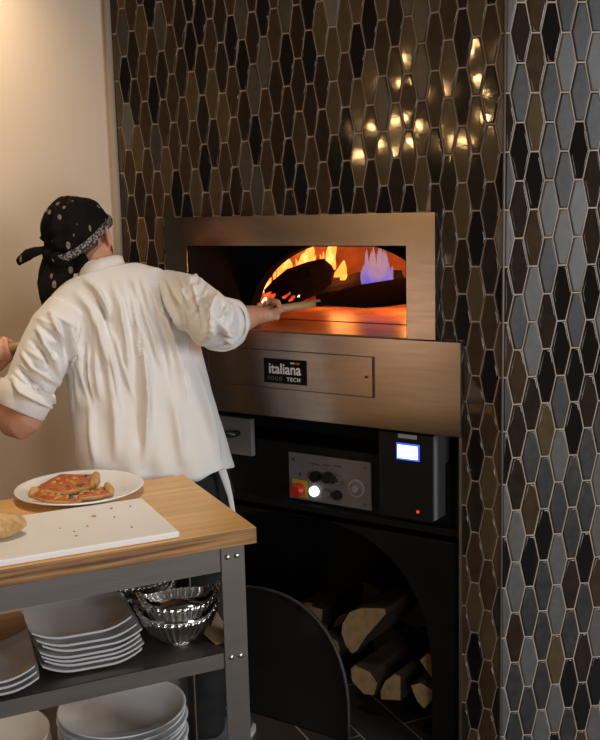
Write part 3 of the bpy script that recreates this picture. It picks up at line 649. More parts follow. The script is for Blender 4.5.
# plate + pizza
PC = T(-.302, .466, .9005)
plate = thing('dinner_plate', PC, 'large round white plate with pizza slices on the wooden table', 'plate')
mb = MB(); mb.lathe([(.004, 0), (.098, 0), (.102, .006), (.158, .0195), (.1640, .0225), (.1645, .0245), (.1615, .0255), (.154, .0225), (.111, .0105), (.098, .0085), (.004, .0080)], 56, PC); mb.build('plate_body', plate_m, plate, smooth=True)
def slice_(px, label, seed):
    """px: outline on the plate in pixels, first edge is the crust"""
    rr = random.Random(seed); zb = PC.z+.0125; P = [onz(x, y, zb+.012) for x, y in px]; c = sum(P, Vector())/len(P); c.z = zb
    for p in P: p.z = zb
    t = thing('pizza_slice', c, label, 'pizza slice', group='pizza slices on the white plate')
    # dense outline
    D = []
    for i in range(len(P)):
        a, q = P[i], P[(i+1) % len(P)]
        for s in range(6): D.append(a.lerp(q, s/6) + Vector((rr.uniform(-.0018, .0018), rr.uniform(-.0018, .0018), 0)))
    mb = MB(); mb.loft([[p for p in D], [p + Vector((0, 0, .007)) + (c-p)*.02 for p in D], [p + Vector((0, 0, .009)) + (c-p)*.12 for p in D]]); mb.build('base', crust_m, t, smooth=True)
    mb = MB(); mb.tube([P[0].lerp(P[1], s/6)+Vector((0, 0, .009+.003*math.sin(s*2))) for s in range(7)], [.006, .010, .012, .0115, .012, .010, .006], 10); mb.v = [tuple(Vector(v)+Vector(mnoise.noise_vector(Vector(v)*60))*.003) for v in mb.v]; mb.build('crust', crust_m, t, smooth=True)
    mb = MB(); mb.loft([[p.lerp(c, .10) + Vector((0, 0, .0075)) for p in D], [p.lerp(c, .14) + Vector((0, 0, .0115+rr.uniform(-.001, .0015))) for p in D], [p.lerp(c, .6) + Vector((0, 0, .0135+rr.uniform(-.001, .002))) for p in D]]); mb.build('topping', sauce_m, t, smooth=True)
    for k in range(16):
        mb = MB()
        i = rr.randrange(len(D)); p = D[i].lerp(c, rr.uniform(.2, .9)) + Vector((0, 0, .0135)); s = rr.uniform(.005, .010)
        mb.ell(p, Vector((s, .002, .001)), Vector((-.001, s*.7, .002)), Vector((0, 0, s*.3)), 8, 5)
        mb.build('cheese' if k % 4 else 'basil', cheese_m if k % 4 else leaf_m, t, smooth=True)
slice_([(97, 473), (92, 485), (62, 492), (33, 487), (58, 473)], 'largest pizza slice at the back of the white plate', 1)
slice_([(31, 494), (36, 489), (60, 494), (82, 498), (78, 501), (45, 499)], 'long thin pizza slice nearest the front of the plate', 2)
slice_([(107, 485), (111, 492), (95, 495), (75, 497), (80, 492)], 'small pizza slice at the right of the plate', 3)

# square plates on the shelf
def square_plate_mesh(w, d, curl, th=.006):
    N = 14; top = []; bot = []
    for i in range(N+1):
        for j in range(N+1):
            u, v = 2*i/N-1, 2*j/N-1; ru = 1-.03*v*v; rv = 1-.03*u*u
            z = curl*(max(0, abs(u)-.35)/.65)**2 + curl*.35*(max(0, abs(v)-.5)/.5)**2
            top.append((u*w/2*ru, v*d/2*rv, th+z)); bot.append((u*w/2*ru*.985, v*d/2*rv*.985, z))
    n = N+1; mb = MB(); fs = []; k = n*n
    for i in range(N):
        for j in range(N):
            a = i*n+j; fs.append((a, a+n, a+n+1, a+1)); fs.append((k+a+1, k+a+n+1, k+a+n, k+a))
    bd = [i*n for i in range(N)] + [N*n+j for j in range(N)] + [i*n+N for i in range(N, 0, -1)] + [j for j in range(N, 0, -1)]
    for a, c in zip(bd, bd[1:]+bd[:1]): fs.append((a, c, k+c, k+a))
    mb.add(top+bot, fs); return mb
SQ_LABELS = ['topmost square white plate of the tall shelf stack, its curved face showing', 'square plate just under the topmost of the shelf stack', 'third square plate from the top of the shelf stack', 'fourth square plate from the top of the shelf stack, jutting forward', 'third square plate from the bottom of the tall shelf stack', 'second square plate from the bottom of the tall shelf stack', 'lowest square plate of the tall stack, on the steel shelf']
proto = None
offs = [(0, 0, 0), (.005, .003, .5), (.0, .0, 0), (-.005, -.003, .8), (.003, .002, .2), (-.006, .008, -.6), (-.016, .020, .6)]
for k in range(7):
    if proto is None:
        proto = square_plate_mesh(.232, .215, .022).build('square_plate', sqplate_m, None, smooth=True, auto=50); o_ = proto
    else: o_ = proto.copy(); COL.objects.link(o_)
    dx, dy, da = offs[k]
    o_.location = T(-.368+dx, .182+dy, SZ-.002+.0004+k*.0118+(.003 if k == 6 else 0)); o_.rotation_euler = (0, 0, TA+math.radians(-4+da))
    tag(o_, SQ_LABELS[6-k], 'plate', 'square plates stacked on the steel shelf')
# two rectangular dishes at the left
for k in range(3):
    o_ = proto.copy(); COL.objects.link(o_); q = T(-.605-.003*k, .150+.004*k, SZ-.002+.0004+k*.0118); o_.location = q; o_.rotation_euler = (0, 0, TA+math.radians(-5))
    tag(o_, ['lowest square plate of the short stack at the left of the shelf', 'middle square plate of the short stack at the left of the shelf', 'top square plate of the short stack at the left of the shelf'][k], 'plate', 'square plates stacked at the left of the shelf')
mb = MB(); mb.box((-.13, -.10, 0), (.13, .10, .016)); o_ = mb.build('wooden_board', mat('tan_board', (.42, .27, .15), .6, var=.2, vscale=4, stretch=(1, 12, 12)), None, bevel=.003); o_.location = T(-.60, .380, SZ-.0012); o_.rotation_euler = (0, 0, TA)
tag(o_, 'tan wooden board at the back of the shelf, behind the short plate stack', 'board')

# silver shell bowls
def bowl(name, label, cx, cy, z, rz, scale=1.0, group='silver shell bowls on the steel shelf'):
    t = thing(name, T(cx, cy, z), label, 'bowl', TA+rz, group=group)
    N = 180; prof = [(.22, .0), (.30, .002), (.55, .014), (.80, .036), (.97, .062), (1.0, .070)]; prof_i = [(.985, .0715), (.94, .0635), (.77, .040), (.53, .019), (.25, .007), (.02, .006)]
    def ring(r, zz, sc):
        out = []
        for j in range(N):
            a = 2*math.pi*j/N; fl = 1 + sc*(.075*abs(math.sin(15*a))-.035) ; ex = abs(math.cos(a))**8
            rr_ = (.084 + .014*ex)*r*fl*scale; out.append(Vector((rr_*math.cos(a), rr_*.80*math.sin(a), (zz + .026*ex*max(0, r-.75)/.25)*scale)))
        return out
    mb = MB(); mb.loft([ring(r, zz, 1 if r > .4 else .3) for r, zz in prof]); mb.build('shell', silver_m, t, world=False, smooth=True)
    mb = MB(); rings = [ring(r*.985, zz+.0012, .6) for r, zz in prof_i] ; n = N; vs = [p for r in rings for p in r]; fs = [(i*n+j, i*n+(j+1) % n, (i+1)*n+(j+1) % n, (i+1)*n+j) for i in range(len(rings)-1) for j in range(n)]; fs.append(tuple((len(rings)-1)*n+j for j in range(n))); mb.add(vs, fs); mb.build('lining', pearl_m, t, world=False, smooth=True)
    mb = MB(); rm = ring(1.0, .071, 1); mb.tube(rm + [rm[0]], [.0030*scale if j_ % 3 else .0019*scale for j_ in range(len(rm)+1)], 8)
    mb.build('beaded_rim', silver_m, t, world=False, smooth=True)
    mb = MB(); mb.lathe([(.03*scale, -.0), (.032*scale, .004)], 20); mb.build('foot', silver_m, t, world=False)
    return t
bowl('shell_bowl', 'lowest silver shell bowl, standing on the steel shelf beside the square plates', -.155, .138, SZ-.0015, -.3)
bowl('shell_bowl', 'second silver shell bowl, with a pale lining showing, on top of the nested pair', -.147, .146, SZ+.032, -.12)
bowl('shell_bowl', 'silver shell bowl at the back of the shelf, mostly behind the nested pair', -.185, .335, SZ-.0015, .3, .95)
bowl('shell_bowl', 'uppermost silver bowl at the back, its rim just under the table frame', -.190, .338, SZ+.030, .15, .95)
mb = MB(); q0 = T(-.062, .14, SZ); exv = Vector((math.cos(TA), math.sin(TA), 0)); eyv = Vector((-exv.y, exv.x, 0))
poly = [q0+exv*.02-eyv*.07, q0+exv*.035+eyv*.02, q0+exv*.028+eyv*.10+Vector((0, 0, .03)), q0-exv*.03+eyv*.09+Vector((0, 0, .05)), q0-exv*.035-eyv*.0+Vector((0, 0, .012)), q0-exv*.02-eyv*.06]
mb.prism([Vector((p.x, p.y, SZ-.0015 + max(0, p.z-SZ))) for p in poly], (0, 0, .006)); tag(mb.build('paper_napkin', tan_m, bevel=.002), 'crumpled tan paper on the shelf between the silver bowls and the table leg', 'napkin')

# round plates on the lower shelf
def round_plate(label, loc, group, src=[None], s=1.0):
    if src[0] is None:
        mb = MB(); mb.lathe([(.004, 0), (.104, 0), (.108, .006), (.160, .0165), (.1685, .0215), (.1700, .0235), (.1670, .0248), (.160, .0215), (.120, .0105), (.104, .0085), (.004, .0080)], 56); src[0] = mb.build('round_plate', plate_m, None, smooth=True); o_ = src[0]
    else: o_ = src[0].copy(); COL.objects.link(o_)
    o_.location = loc; return tag(o_, label, 'plate', group)
W_ = ['topmost', 'second', 'third', 'fourth', 'fifth', 'sixth', 'seventh', 'eighth', 'ninth', 'tenth', 'eleventh', 'twelfth', 'lowest']
NR = 12; zt = .1245
for k in range(NR):
    lab = 'topmost round white plate of the stack below the steel shelf' if k == NR-1 else ('lowest round white plate of the right stack under the shelf' if k == 0 else '%s round white plate from the top of the right stack under the shelf' % W_[NR-1-k])
    c = T(-.235+.003*math.sin(k*2.3), .418+.003*math.cos(k*1.7), zt+k*.0158); round_plate(lab, c, 'round plates stacked at the right below the shelf')
cl = onz(-17, 733, .30)
for k in range(10):
    lab = 'topmost round plate of the shaded stack at lower left' if k == 9 else ('lowest round plate of the shaded left stack under the shelf' if k == 0 else '%s round plate from the top of the shaded left stack under the shelf' % W_[9-k])
    round_plate(lab, Vector((cl.x+.003*math.sin(k*1.3), cl.y, zt+k*.0158)), 'round plates stacked at the left below the shelf')

# ------------------------------------------------------------------ the cook
FOOT = onz(255, 728, 0)
HIP = at(157, 482, 2.93)
chef = thing('person', (HIP.x, HIP.y, 0), 'cook in white shirt and black bandana reaching a peel into the oven, seen from behind', 'person')
def ring_of(px, py, hw, hd, zc, tilt=0.0, dz=.04, slope=-.236, n=40, ex=2.3):
    c = at(px, py, zc); k = 1/math.sqrt(1+slope*slope); r_ = at(px+hw*k, py+hw*k*slope, zc+dz); l_ = at(px-hw*k, py-hw*k*slope, zc-dz)
    return c, (r_-l_)/2, hd
def torso_rings(spec, n=40, ex=2.4, grow=0.0):
    cs = [ring_of(*s) for s in spec]; out = []
    for i, (c, wv, hd) in enumerate(cs):
        a = (cs[min(i+1, len(cs)-1)][0]-cs[max(i-1, 0)][0]).normalized(); dv = wv.cross(a).normalized()
        wn = wv.normalized(); L = wv.length+grow; D = hd+grow; r = []
        for j in range(n):
            t = 2*math.pi*j/n; cc, ss = math.cos(t), math.sin(t)
            r.append(c + wn*(L*math.copysign(abs(cc)**(2/ex), cc)) + dv*(D*math.copysign(abs(ss)**(2/ex), ss)))
        out.append(r)
    return out
TS = [  # px, py, half width px, half depth m, distance
    (157, 484, 79, .155, 2.93), (151, 450, 76, .150, 2.93), (144, 412, 72, .142, 2.925), (135, 365, 69, .135, 2.92),
    (123, 325, 69, .128, 2.915), (113, 298, 67, .112, 2.91), (107, 283, 57, .088, 2.91), (103, 273, 38, .070, 2.91)]
COLLAR = [(103, 280, 25, .070, 2.91, 0, 0), (102, 273, 22, .066, 2.915, 0, 0), (101, 270, 20.5, .063, 2.92, 0, 0)]
RS = [(165, 292, 2.93), (188, 298, 2.87), (205, 314, 2.79), (213, 324, 2.745), (220, 324, 2.80), (225, 323, 2.855)]
RR = [.066, .070, .073, .074, .066, .062]
LS = [(72, 312, 2.84), (56, 332, 2.82), (42, 360, 2.80), (29, 388, 2.785), (21, 405, 2.78)]
LR = [.072, .078, .076, .069, .062]
smb = MB(); smb.loft(torso_rings(TS)); smb.loft(torso_rings(COLLAR))
smb.tube([at(*p) for p in RS], RR, 24); smb.tube([at(*p) for p in LS], LR, 24)
# rolled cuffs
a_, b_ = at(*RS[-2]), at(*RS[-1]); dcf = (b_-a_).normalized(); smb.tube([b_-dcf*.075, b_-dcf*.07, b_-dcf*.02, b_+dcf*.002], [.060, .072, .070, .062], 28)
a_, b_ = at(*LS[-2]), at(*LS[-1]); dcl = (b_-a_).normalized(); smb.tube([b_-dcl*.060, b_-dcl*.055, b_-dcl*.02, b_+dcl*.004], [.060, .074, .072, .062], 28)
co, fc = remesh(smb, .0045, 4, .5)
nr = vnormals(co, fc); bvh = BVHTree.FromPolygons(co.tolist(), fc)
def fold(pts, amp, wid, taper=True, nseg=60):
    P = [Vector((x, y, 0)) for x, y in pts]; L = [0]
    for a, c in zip(P, P[1:]): L.append(L[-1]+(c-a).length)
    S = []; A = []
    for k in range(nseg+1):
        s = L[-1]*k/nseg; i = max(j for j in range(len(L)-1) if L[j] <= s+1e-9); q = P[i].lerp(P[i+1], (s-L[i])/max(1e-6, L[i+1]-L[i]))
        h = bvh.ray_cast(Vector(CAM), Vector(ray(q.x, q.y)).normalized())
        if h[0] is None: continue
        S.append((*h[0], *h[1])); t = k/nseg; A.append(amp*max(0.0, math.sin(math.pi*(.04+.96*t)))**1.15)
    if not S: return
    S = np.array(S); A = np.array(A); mask = np.where(np.min(np.linalg.norm(co[:, None, :]-S[None, ::6, :3], axis=2), axis=1) < wid*4+.03)[0] if len(co) < 1 else None
    lo_, hi_ = S[:, :3].min(0)-wid*3, S[:, :3].max(0)+wid*3
    idx = np.where(np.all((co > lo_) & (co < hi_), axis=1))[0]
    for ch in range(0, len(idx), 4000):
        ii = idx[ch:ch+4000]; d = np.linalg.norm(co[ii][:, None, :]-S[None, :, :3], axis=2); j = d.argmin(1); dm = d[np.arange(len(ii)), j]
        ok = np.einsum('ij,ij->i', nr[ii], S[j, 3:6]) > .1
        DISP[ii] += np.where(ok, A[j]*np.exp(-(dm/wid)**2), 0)
DISP = np.zeros(len(co))
K = .031
for pts, amp, wid in [
    ([(121, 283), (130, 305), (137, 330), (143, 360), (147, 400), (146, 445), (143, 470)], 1.35, .014),
    ([(112, 282), (121, 312), (127, 345), (130, 395)], .9, .012),
    ([(131, 276), (140, 298), (148, 325), (156, 352), (165, 372)], .8, .010),
    ([(145, 276), (154, 302), (166, 328), (178, 360), (186, 400)], .8, .011),
    ([(156, 276), (168, 300), (180, 322), (190, 345)], .7, .009),
    ([(140, 277), (147, 300), (152, 318)], .5, .007), ([(165, 278), (175, 292), (182, 308)], .5, .007),
    ([(84, 279), (96, 290), (106, 306), (113, 322)], .9, .010),
    ([(76, 293), (90, 308), (101, 332), (109, 362), (112, 400)], .9, .013),
    ([(70, 318), (70, 345), (75, 375)], .8, .010), ([(84, 318), (80, 345), (82, 372), (88, 400)], .5, .010), ([(98, 345), (97, 372), (100, 402)], .5, .010),
    ([(112, 380), (116, 420), (116, 465)], .5, .016), ([(196, 365), (206, 405), (216, 445), (222, 470)], .7, .018), ([(172, 392), (178, 430), (183, 468)], .5, .016), ([(90, 400), (93, 440), (97, 470)], .5, .014),
    # valleys
    ([(126, 290), (135, 320), (141, 352), (144, 400), (140, 450)], -.6, .010), ([(137, 284), (146, 312), (156, 340)], -.5, .008), ([(92, 290), (103, 310), (112, 338)], -.6, .010), ([(150, 284), (160, 308), (172, 334)], -.5, .008),
    # left sleeve
    ([(37, 328), (46, 346), (54, 366), (63, 386)], 1.0, .007), ([(21, 352), (33, 368), (47, 378), (63, 387)], 1.1, .007), ([(11, 376), (23, 392), (40, 402), (57, 410)], 1.2, .008), ([(50, 312), (58, 332), (64, 350)], .9, .008), ([(42, 384), (48, 395), (55, 407)], .8, .006), ([(30, 340), (42, 352), (50, 368)], -.8, .008), ([(17, 366), (30, 380), (45, 392)], -.8, .008), ([(60, 318), (66, 340), (67, 365)], -.6, .008),
    # right sleeve
    ([(218, 293), (217, 310), (212, 330), (205, 345)], 1.1, .008), ([(216, 316), (221, 330), (229, 334), (238, 331)], 1.0, .007), ([(188, 276), (196, 292), (203, 312), (203, 330)], .8, .009), ([(222, 300), (226, 315), (226, 326)], -.7, .008), ([(206, 296), (207, 314), (204, 332)], -.6, .008), ([(178, 272), (186, 290), (190, 310)], .6, .008), ([(224, 338), (232, 342), (238, 338)], .7, .006)]:
    fold(pts, amp*K, wid*.82)
rq = random.Random(5)
for k in range(30):
    t = k/29; x0 = 64+118*t; y0 = 292-26*min(1, t*1.6)+14*max(0, t-.6)+rq.uniform(4, 60); ln_ = rq.uniform(35, 95); lean = rq.uniform(.10, .30)*(1 if t > .25 else .5)
    fold([(x0, y0), (x0+ln_*lean*.5+rq.uniform(-3, 3), y0+ln_*.5), (x0+ln_*lean, y0+ln_)], rq.uniform(.22, .42)*K*rq.choice((1, 1, -1)), rq.uniform(.0045, .0075))
for k in range(16):
    u_ = k/15; x0, y0 = 20+40*(1-u_)+rq.uniform(-8, 8), 320+80*u_; fold([(x0-14, y0-8), (x0, y0+rq.uniform(-2, 6)), (x0+15, y0+10)], rq.uniform(.2, .45)*K*rq.choice((1, -1)), .0055)
    x0, y0 = 185+38*u_+rq.uniform(-5, 5), 285+40*u_; fold([(x0+8, y0-16), (x0+2, y0), (x0-6, y0+16)], rq.uniform(.2, .4)*K*rq.choice((1, -1)), .0055)
axis_ = (at(103, 270, 2.91)-HIP).normalized()
hq = (co-np.array(HIP))@np.array(axis_)
lat = (co-np.array(HIP))@np.array((at(235, 464, 2.97)-HIP).normalized())
DISP += .0055*np.clip(1-(hq+.02)/.34, 0, 1)*np.sin(lat*62+1.1*np.sin(lat*17))
DISP += np.array([mnoise.noise(Vector(c*24)) for c in co])*.0018 + np.array([mnoise.noise(Vector(c*9)) for c in co])*.0025
co2 = co + nr*DISP[:, None]
sh = MB(); sh.v = [tuple(v) for v in co2]; sh.f = fc; sh.m = [0]*len(fc)
shirt = sh.build('shirt', shirt_m, chef, smooth=True); tag(shirt, 'loose white cotton shirt with rolled sleeves')
smod = shirt.modifiers.new('s', 'SMOOTH'); smod.factor = .3; smod.iterations = 1

def cuff(p0, p1, r0, r1, name, flat=1.0):
    ax = (p1-p0).normalized(); N = 40; a = ax.orthogonal().normalized(); b2 = ax.cross(a)
    def rg(c, r, k): return [c + (a*math.cos(2*math.pi*j/N) + b2*math.sin(2*math.pi*j/N))*(r + .0022*math.sin(3*2*math.pi*j/N+k) + .0016*math.sin(7*2*math.pi*j/N+2*k)) for j in range(N)]
    L = (p1-p0).length; mb = MB(); rs = [rg(p0, r0-.006, 0), rg(p0+ax*.001, r0, 0), rg(p0+ax*L*.5, (r0+r1)/2+.002, .8), rg(p1, r1, 1.5), rg(p1+ax*.003, r1-.003, 1.5), rg(p1-ax*.004, r1-.012, 1.5)]
    mb.loft(rs, caps=False); o_ = mb.build(name, shirt_m, shirt, smooth=True); sd_ = o_.modifiers.new('s', 'SOLIDIFY'); sd_.thickness = .003; return o_
eR = at(*RS[-1]); cuff(eR-dcf*.052, eR+dcf*.010, .0775, .0735, 'cuff')
eL = at(*LS[-1]); cuff(eL-dcl*.050, eL+dcl*.014, .0790, .0755, 'cuff')
cr = [ring_of(*q_) for q_ in ((103, 279, 26, .073, 2.91), (101.5, 271, 22.8, .067, 2.915), (100.5, 265.5, 22, .065, 2.92))]
mb = MB(); rs = []
for (c_, wv, hd), g in zip(cr + cr[-1:] + cr[-2:-1], (0, 0, 0, -.004, -.006)):
    a = (cr[2][0]-cr[0][0]).normalized(); dv = wv.cross(a).normalized(); wn = wv.normalized()
    rs.append([c_ + wn*((wv.length+g)*math.cos(2*math.pi*j/40)) + dv*((hd+g)*math.sin(2*math.pi*j/40)) for j in range(40)])
mb.loft(rs, caps=False); col_ = mb.build('collar', shirt_m, shirt, smooth=True)

# body under the clothes, one continuous surface
body = MB()
body.loft(torso_rings([(s[0], s[1], s[2]-20, s[3]-.05, s[4]) for s in TS[:6]] + [(107, 285, 40, .045, 2.91), (103, 275, 20, .045, 2.91)]))
HC = at(82, 237, 2.955)
fa = math.radians(90+46-33)            # facing, as seen from above
fv = Vector((math.cos(fa), math.sin(fa), 0)); rv = Vector((math.sin(fa), -math.cos(fa), 0)); uv = Vector((0, 0, 1))
Rt = Matrix.Rotation(math.radians(-13), 3, Vector(_F0)) @ Matrix.Rotation(math.radians(-8), 3, rv)
fv, rv, uv = Rt @ fv, Rt @ rv, Rt @ uv
def hp(r, f_, u_): return HC + rv*r + fv*f_ + uv*u_
body.tube([at(104, 285, 2.91), at(98, 266, 2.925), at(92, 250, 2.945)], [.056, .053, .052], 20)
body.ell(hp(0, -.008, .018), rv*.077, fv*.098, uv*.092, 28, 18)
body.ell(hp(0, .030, -.045), rv*.058, fv*.062, uv*.072, 24, 14)          # face and jaw
body.ell(hp(0, .070, -.098), rv*.028, fv*.022, uv*.018, 14, 8)           # chin
body.tube([hp(0, .088, .005), hp(0, .103, -.022), hp(0, .112, -.040), hp(0, .096, -.050)], [.009, .011, .014, .010], 10, round_ends=True)   # nose
body.ell(hp(0, .090, -.068), rv*.022, fv*.010, uv*.005, 12, 6); body.ell(hp(0, .088, -.077), rv*.019, fv*.010, uv*.006, 12, 6)              # lips
body.ell(hp(0, .080, .020), rv*.050, fv*.016, uv*.010, 14, 8)            # brow
for s in (-1, 1):
    body.ell(hp(s*.089, -.006, -.020), rv*.012, fv*.021-rv*(s*.013), uv*.035, 14, 10); body.ell(hp(s*.078, -.002, -.048), rv*.008, fv*.011, uv*.012, 10, 6)
# arms
ER = at(211, 329, 2.785); WRp = at(255, 315, 2.915); EL = at(24, 419, 2.775); WL = at(-32, 389, 2.86)
def arm(pts, rad):
    P = [Vector(p) for p in pts]; Q, Rr = [], []
    for i in range(len(P)-1):
        p0, p1, p2, p3 = P[max(i-1, 0)], P[i], P[i+1], P[min(i+2, len(P)-1)]
        for k in range(5):
            t = k/5; Q.append(.5*((2*p1) + (p2-p0)*t + (2*p0-5*p1+4*p2-p3)*t*t + (-p0+3*p1-3*p2+p3)*t**3)); Rr.append(rad[i]*(1-t)+rad[i+1]*t)
    Q.append(P[-1]); Rr.append(rad[-1]); body.tube(Q, Rr, 18, round_ends=True)
arm([at(160, 292, 2.93), at(190, 299, 2.87), ER, ER.lerp(WRp, .35), ER.lerp(WRp, .75), WRp], [.036, .036, .038, .042, .037, .029])
arm([at(76, 312, 2.84), at(52, 345, 2.81), EL, EL.lerp(WL, .35), EL.lerp(WL, .75), WL], [.042, .048, .050, .048, .038, .029])
def hand(W, C, ax, toward, mirror=1):
    """a hand closed on a bar through C along ax; the palm sits on the side 'toward', fingers wrap over it"""
    ax = ax.normalized(); n = (toward - ax*toward.dot(ax)).normalized(); o_ = ax.cross(n)*mirror
    pal = C + n*.030 - o_*.004
    mid = W.lerp(pal, .55)
    for k in range(4):
        s = (.030-.0205*k); body.tube([W.lerp(mid, .5)+ax*s*.45, mid + ax*s*.8, pal + ax*s*.98 + o_*.010], [.017, .0155, .0125], 10, round_ends=True)
    body.tube([W, W.lerp(pal, .6)], [.028, .026], 14, round_ends=True)
    lens = (.92, 1.0, .97, .80)
    for k in range(4):
        s = (.031-.0207*k); pts = []
        for q in range(9):
            a = math.radians(-5 + 235*lens[k]*q/8); R_ = .0225 + .006*max(0, 1-q/3)
            pts.append(C + ax*s + (n*math.cos(a) + o_*math.sin(a))*R_)
        body.tube(pts, [.0102, .0100, .0096, .0093, .0090, .0087, .0085, .0082, .0074], 10, round_ends=True)
    pts = [W.lerp(pal, .45) + ax*.030 , pal + ax*.046 - o_*.014, C + ax*.040 - o_*.026 + n*.004, C + ax*.024 - o_*.022 - n*.018]
    body.tube(pts, [.014, .0125, .0110, .0090], 10, round_ends=True)
hand(WRp, HR, pdir, (WRp-HR), 1)
hand(WL, HL, pdir, (WL-HL), -1)
# legs
HIPR = at(193, 478, 2.97); HIPL = at(126, 492, 2.92)
AR = Vector((FOOT.x-.06, FOOT.y-.20, .09)); AL = Vector((HIPL.x-.03, HIPL.y-.04, .09))
KR = HIPR.lerp(AR, .5)+Vector((.02, .05, .02)); KL = HIPL.lerp(AL, .5)+Vector((.0, .05, .02))
for H_, K_, A_ in ((HIPR, KR, AR), (HIPL, KL, AL)):
    body.tube([H_, H_.lerp(K_, .5), K_, K_.lerp(A_, .4), A_], [.088, .075, .056, .052, .036], 18, round_ends=True)
    fd = Vector((.22, .97, 0)); body.tube([A_-fd*.05+Vector((0, 0, -.05)), A_+fd*.05+Vector((0, 0, -.055)), A_+fd*.15+Vector((0, 0, -.062))], [.030, .034, .022], 12, round_ends=True)
bco, bfc = remesh(body, .0042, 4, .5)
bm_ = MB(); bm_.v = [tuple(v) for v in bco]; bm_.f = bfc; bm_.m = [0]*len(bfc)
bm_.build('body', skin_m, chef, smooth=True)
for s in (-1, 1):
    mb = MB(); mb.ell(hp(s*.031, .077, -.004), rv*.012, fv*.012, uv*.012, 16, 10, 0); mb.ell(hp(s*.031, .086, -.004), rv*.005, fv*.0045, uv*.005, 12, 8, 1); mb.build('eye', [eye_m, iris_m], chef, smooth=True)
# trousers
tr = MB()
tr.loft(torso_rings([(160, 500, 66, .125, 2.94), (157, 484, 64, .120, 2.93), (154, 465, 60, .115, 2.93)]))
for H_, K_, A_ in ((HIPR, KR, AR), (HIPL, KL, AL)):
    tr.tube([H_+Vector((0, 0, .02)), H_.lerp(K_, .5), K_, K_.lerp(A_, .5), A_+Vector((0, 0, -.02))], [.115, .100, .082, .076, .074], 20)
tco, tfc = remesh(tr, .009, 4); tn = vnormals(tco, tfc)
tco = tco + tn*(np.array([mnoise.noise(Vector(c*np.array([10, 10, 22]))) for c in tco])*.007)[:, None]
mb = MB(); mb.v = [tuple(v) for v in tco]; mb.f = tfc; mb.m = [0]*len(tfc); tag(mb.build('trousers', trouser_m, chef, smooth=True), 'plain black trousers')
for A_ in (AR, AL):
    fd = Vector((.22, .97, 0)); sd_ = Vector((.97, -.22, 0)); mb = MB(); rings = []
    for t, wv, hv in ((-.085, .022, .055), (-.075, .034, .085), (-.02, .038, .105), (.04, .042, .085), (.10, .048, .062), (.16, .044, .050), (.195, .022, .034)):
        c = Vector((A_.x, A_.y, .018)) + fd*t
        rings.append([c + sd_*(wv*math.cos(math.pi*2*j/16)) + Vector((0, 0, max(-.004, hv*math.sin(math.pi*2*j/16)))) for j in range(16)])
    mb.loft(rings); so = mb.build('shoe', shoe_m, chef, smooth=True)
    mb = MB(); pr = [(-.095, .02), (-.085, .038), (-.02, .042), (.05, .047), (.11, .053), (.17, .049), (.203, .028)]
    pl_ = [Vector((A_.x, A_.y, .0)) + fd*t + sd_*w_ for t, w_ in pr] + [Vector((A_.x, A_.y, .0)) + fd*t - sd_*w_ for t, w_ in pr[::-1]]
    mb.prism(pl_, (0, 0, .020)); mb.build('sole', sole_m, so, bevel=.004)
# hair below the bandana
mb = MB(); mb.ell(hp(0, -.010, .010), rv*.0795, fv*.100, uv*.098, 44, 30)
me = mb
def keep(mb, fn):
    f2 = []; m2 = []
    for f_, m_ in zip(mb.f, mb.m):
        c = sum((Vector(mb.v[i]) for i in f_), Vector())/len(f_)
        if fn(c): f2.append(f_); m2.append(m_)
    mb.f = f2; mb.m = m2
def hl(v): d = v-HC; return d.dot(rv), d.dot(fv), d.dot(uv)
def hairtest(c):
    r, f_, u_ = hl(c); return (f_ < .012 or (abs(r) > .06 and f_ < .035 and u_ > -.02)) and u_ > -.075 and not (abs(r) > .066 and -.03 < f_ < .025 and u_ < .02)
keep(mb, hairtest); hair = mb.build('hair', hair_m, chef, smooth=True); hs = hair.modifiers.new('s', 'SOLIDIFY'); hs.thickness = .005; hs.offset = 1
# beard along the jaw
mb = MB(); mb.ell(hp(0, .032, -.047), rv*.0605, fv*.064, uv*.074, 30, 20); keep(mb, lambda c: hl(c)[2] < -.035 and hl(c)[1] > .0 and not (abs(hl(c)[0]) < .028 and hl(c)[2] > -.085 and hl(c)[1] > .03)); be = mb.build('beard', hair_m, chef, smooth=True); hs = be.modifiers.new('s', 'SOLIDIFY'); hs.thickness = .003; hs.offset = 1
# bandana: a cap of cloth above a plane from the forehead to the nape
def hem(f_, r=0): return .004 + .42*(f_) if f_ > -.02 else -.0044 + .70*(f_+.02)
mb = MB(); NB = 110; MBR = 52; rings = []
for i in range(MBR+1):
    th = math.pi*.80*i/MBR + .03
    ring = []
    for j in range(NB):
        ph = 2*math.pi*j/NB; d = rv*(math.sin(th)*math.cos(ph)*.090) + fv*(math.sin(th)*math.sin(ph)*.110) + uv*(math.cos(th)*.106)
        back = max(0, -math.sin(ph))*math.sin(th); k = 1 + .23*back**2 + .030*back*math.sin(ph*15+3.5*th) + .012*math.sin(9*ph+6*th) + .008*math.sin(17*ph-4*th)
        ring.append(hp(0, -.008, .014) + d*k)
    rings.append(ring)
kd = Vector(hp(-.045, -.105, -.010))
def crease(v):
    v = Vector(v); d = v-kd; L = d.length; a = math.atan2(d.dot(rv), d.dot(uv)); n_ = (v-hp(0, -.008, .014)).normalized()
    return v + n_*((.0055*math.sin(a*7+1.5*math.sin(L*40)) + .003*math.sin(a*15+2))*math.exp(-(L/.13)**2) + mnoise.noise(v*26)*.0035)
mb.loft(rings[::-1], caps=False); mb.v = [tuple(crease(v)) for v in mb.v]; keep(mb, lambda c: hl(c)[2] > hem(hl(c)[1])); band = mb.build('bandana', bandana_m, chef, smooth=True); tag(band, 'black paisley bandana knotted at the back of the head')
sd = band.modifiers.new('s', 'SOLIDIFY'); sd.thickness = .004; sd.offset = -1
mb = MB(); pts = []
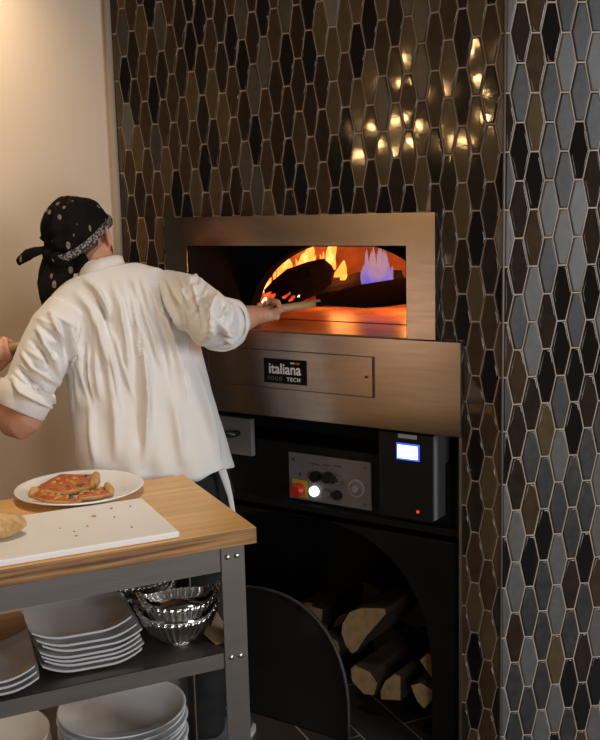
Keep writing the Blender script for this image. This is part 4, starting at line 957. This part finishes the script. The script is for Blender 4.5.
for j in range(65):
    ph = 2*math.pi*j/64; x = .0925*math.cos(ph); f_ = .112*math.sin(ph)-.010; pts.append(hp(x, f_*(1.05 if f_ < 0 else 1), hem(f_)+.010))
rings = []
mb.tube(pts, [.0125]*65, 10, flat=.36, up=rv); mb.build('border', border_m, band, smooth=True)
KN = at(50, 254, 2.870)
mb = MB(); mb.ell(KN, Vector(_RT)*.022, Vector(_F)*.02, Vector(_UP)*.024, 18, 12); mb.ell(at(61, 259, 2.855), Vector(_RT)*.034, Vector(_F)*.024, Vector(_UP)*.022, 18, 12); mb.ell(at(72, 254, 2.86), Vector(_RT)*.022, Vector(_F)*.02, Vector(_UP)*.017, 18, 12)
mb.v = [tuple(Vector(v)+Vector(mnoise.noise_vector(Vector(v)*45))*.006) for v in mb.v]; mb.build('knot', bandana_m, band, smooth=True)
mb = MB(); mb.tube([at(52, 253, 2.87), at(43, 251, 2.87), at(34, 252, 2.87), at(27, 255, 2.88), at(20, 261, 2.89)], [.014, .012, .015, .019, .013], 12, flat=.55, up=Vector(_F), round_ends=True)
mb.v = [tuple(Vector(v)+Vector(mnoise.noise_vector(Vector(v)*40))*.006) for v in mb.v]; mb.build('tail', bandana_m, band, smooth=True)
mb = MB(); mb.tube([at(62, 250, 2.905), at(60, 262, 2.885), at(55, 275, 2.875), at(50, 288, 2.87), at(47, 299, 2.87), at(45, 305, 2.87)], [.030, .050, .052, .040, .024, .009], 20, flat=.40, up=Vector(_F), round_ends=True)
mb.v = [tuple(Vector(v)+Vector(mnoise.noise_vector(Vector(v)*32))*.009) for v in mb.v]; mb.build('tail', bandana_m, band, smooth=True)
mb = MB(); mb.tube([at(70, 256, 2.895), at(78, 258, 2.885), at(82, 263, 2.88), at(76, 270, 2.875)], [.022, .030, .026, .012], 14, flat=.5, up=Vector(_F), round_ends=True)
mb.v = [tuple(Vector(v)+Vector(mnoise.noise_vector(Vector(v)*40))*.006) for v in mb.v]; mb.build('tail', bandana_m, band, smooth=True)
# apron tie hanging under the hem
mb = MB(); q = [at(222, 470, 2.86), at(226, 482, 2.86), at(230, 496, 2.86), at(233, 512, 2.86), at(237, 530, 2.86)]
mb.tube(q, [.012, .011, .008, .007, .006], 8, flat=.22, up=Vector(_F)); mb.build('apron_tie', string_m, chef, smooth=True)
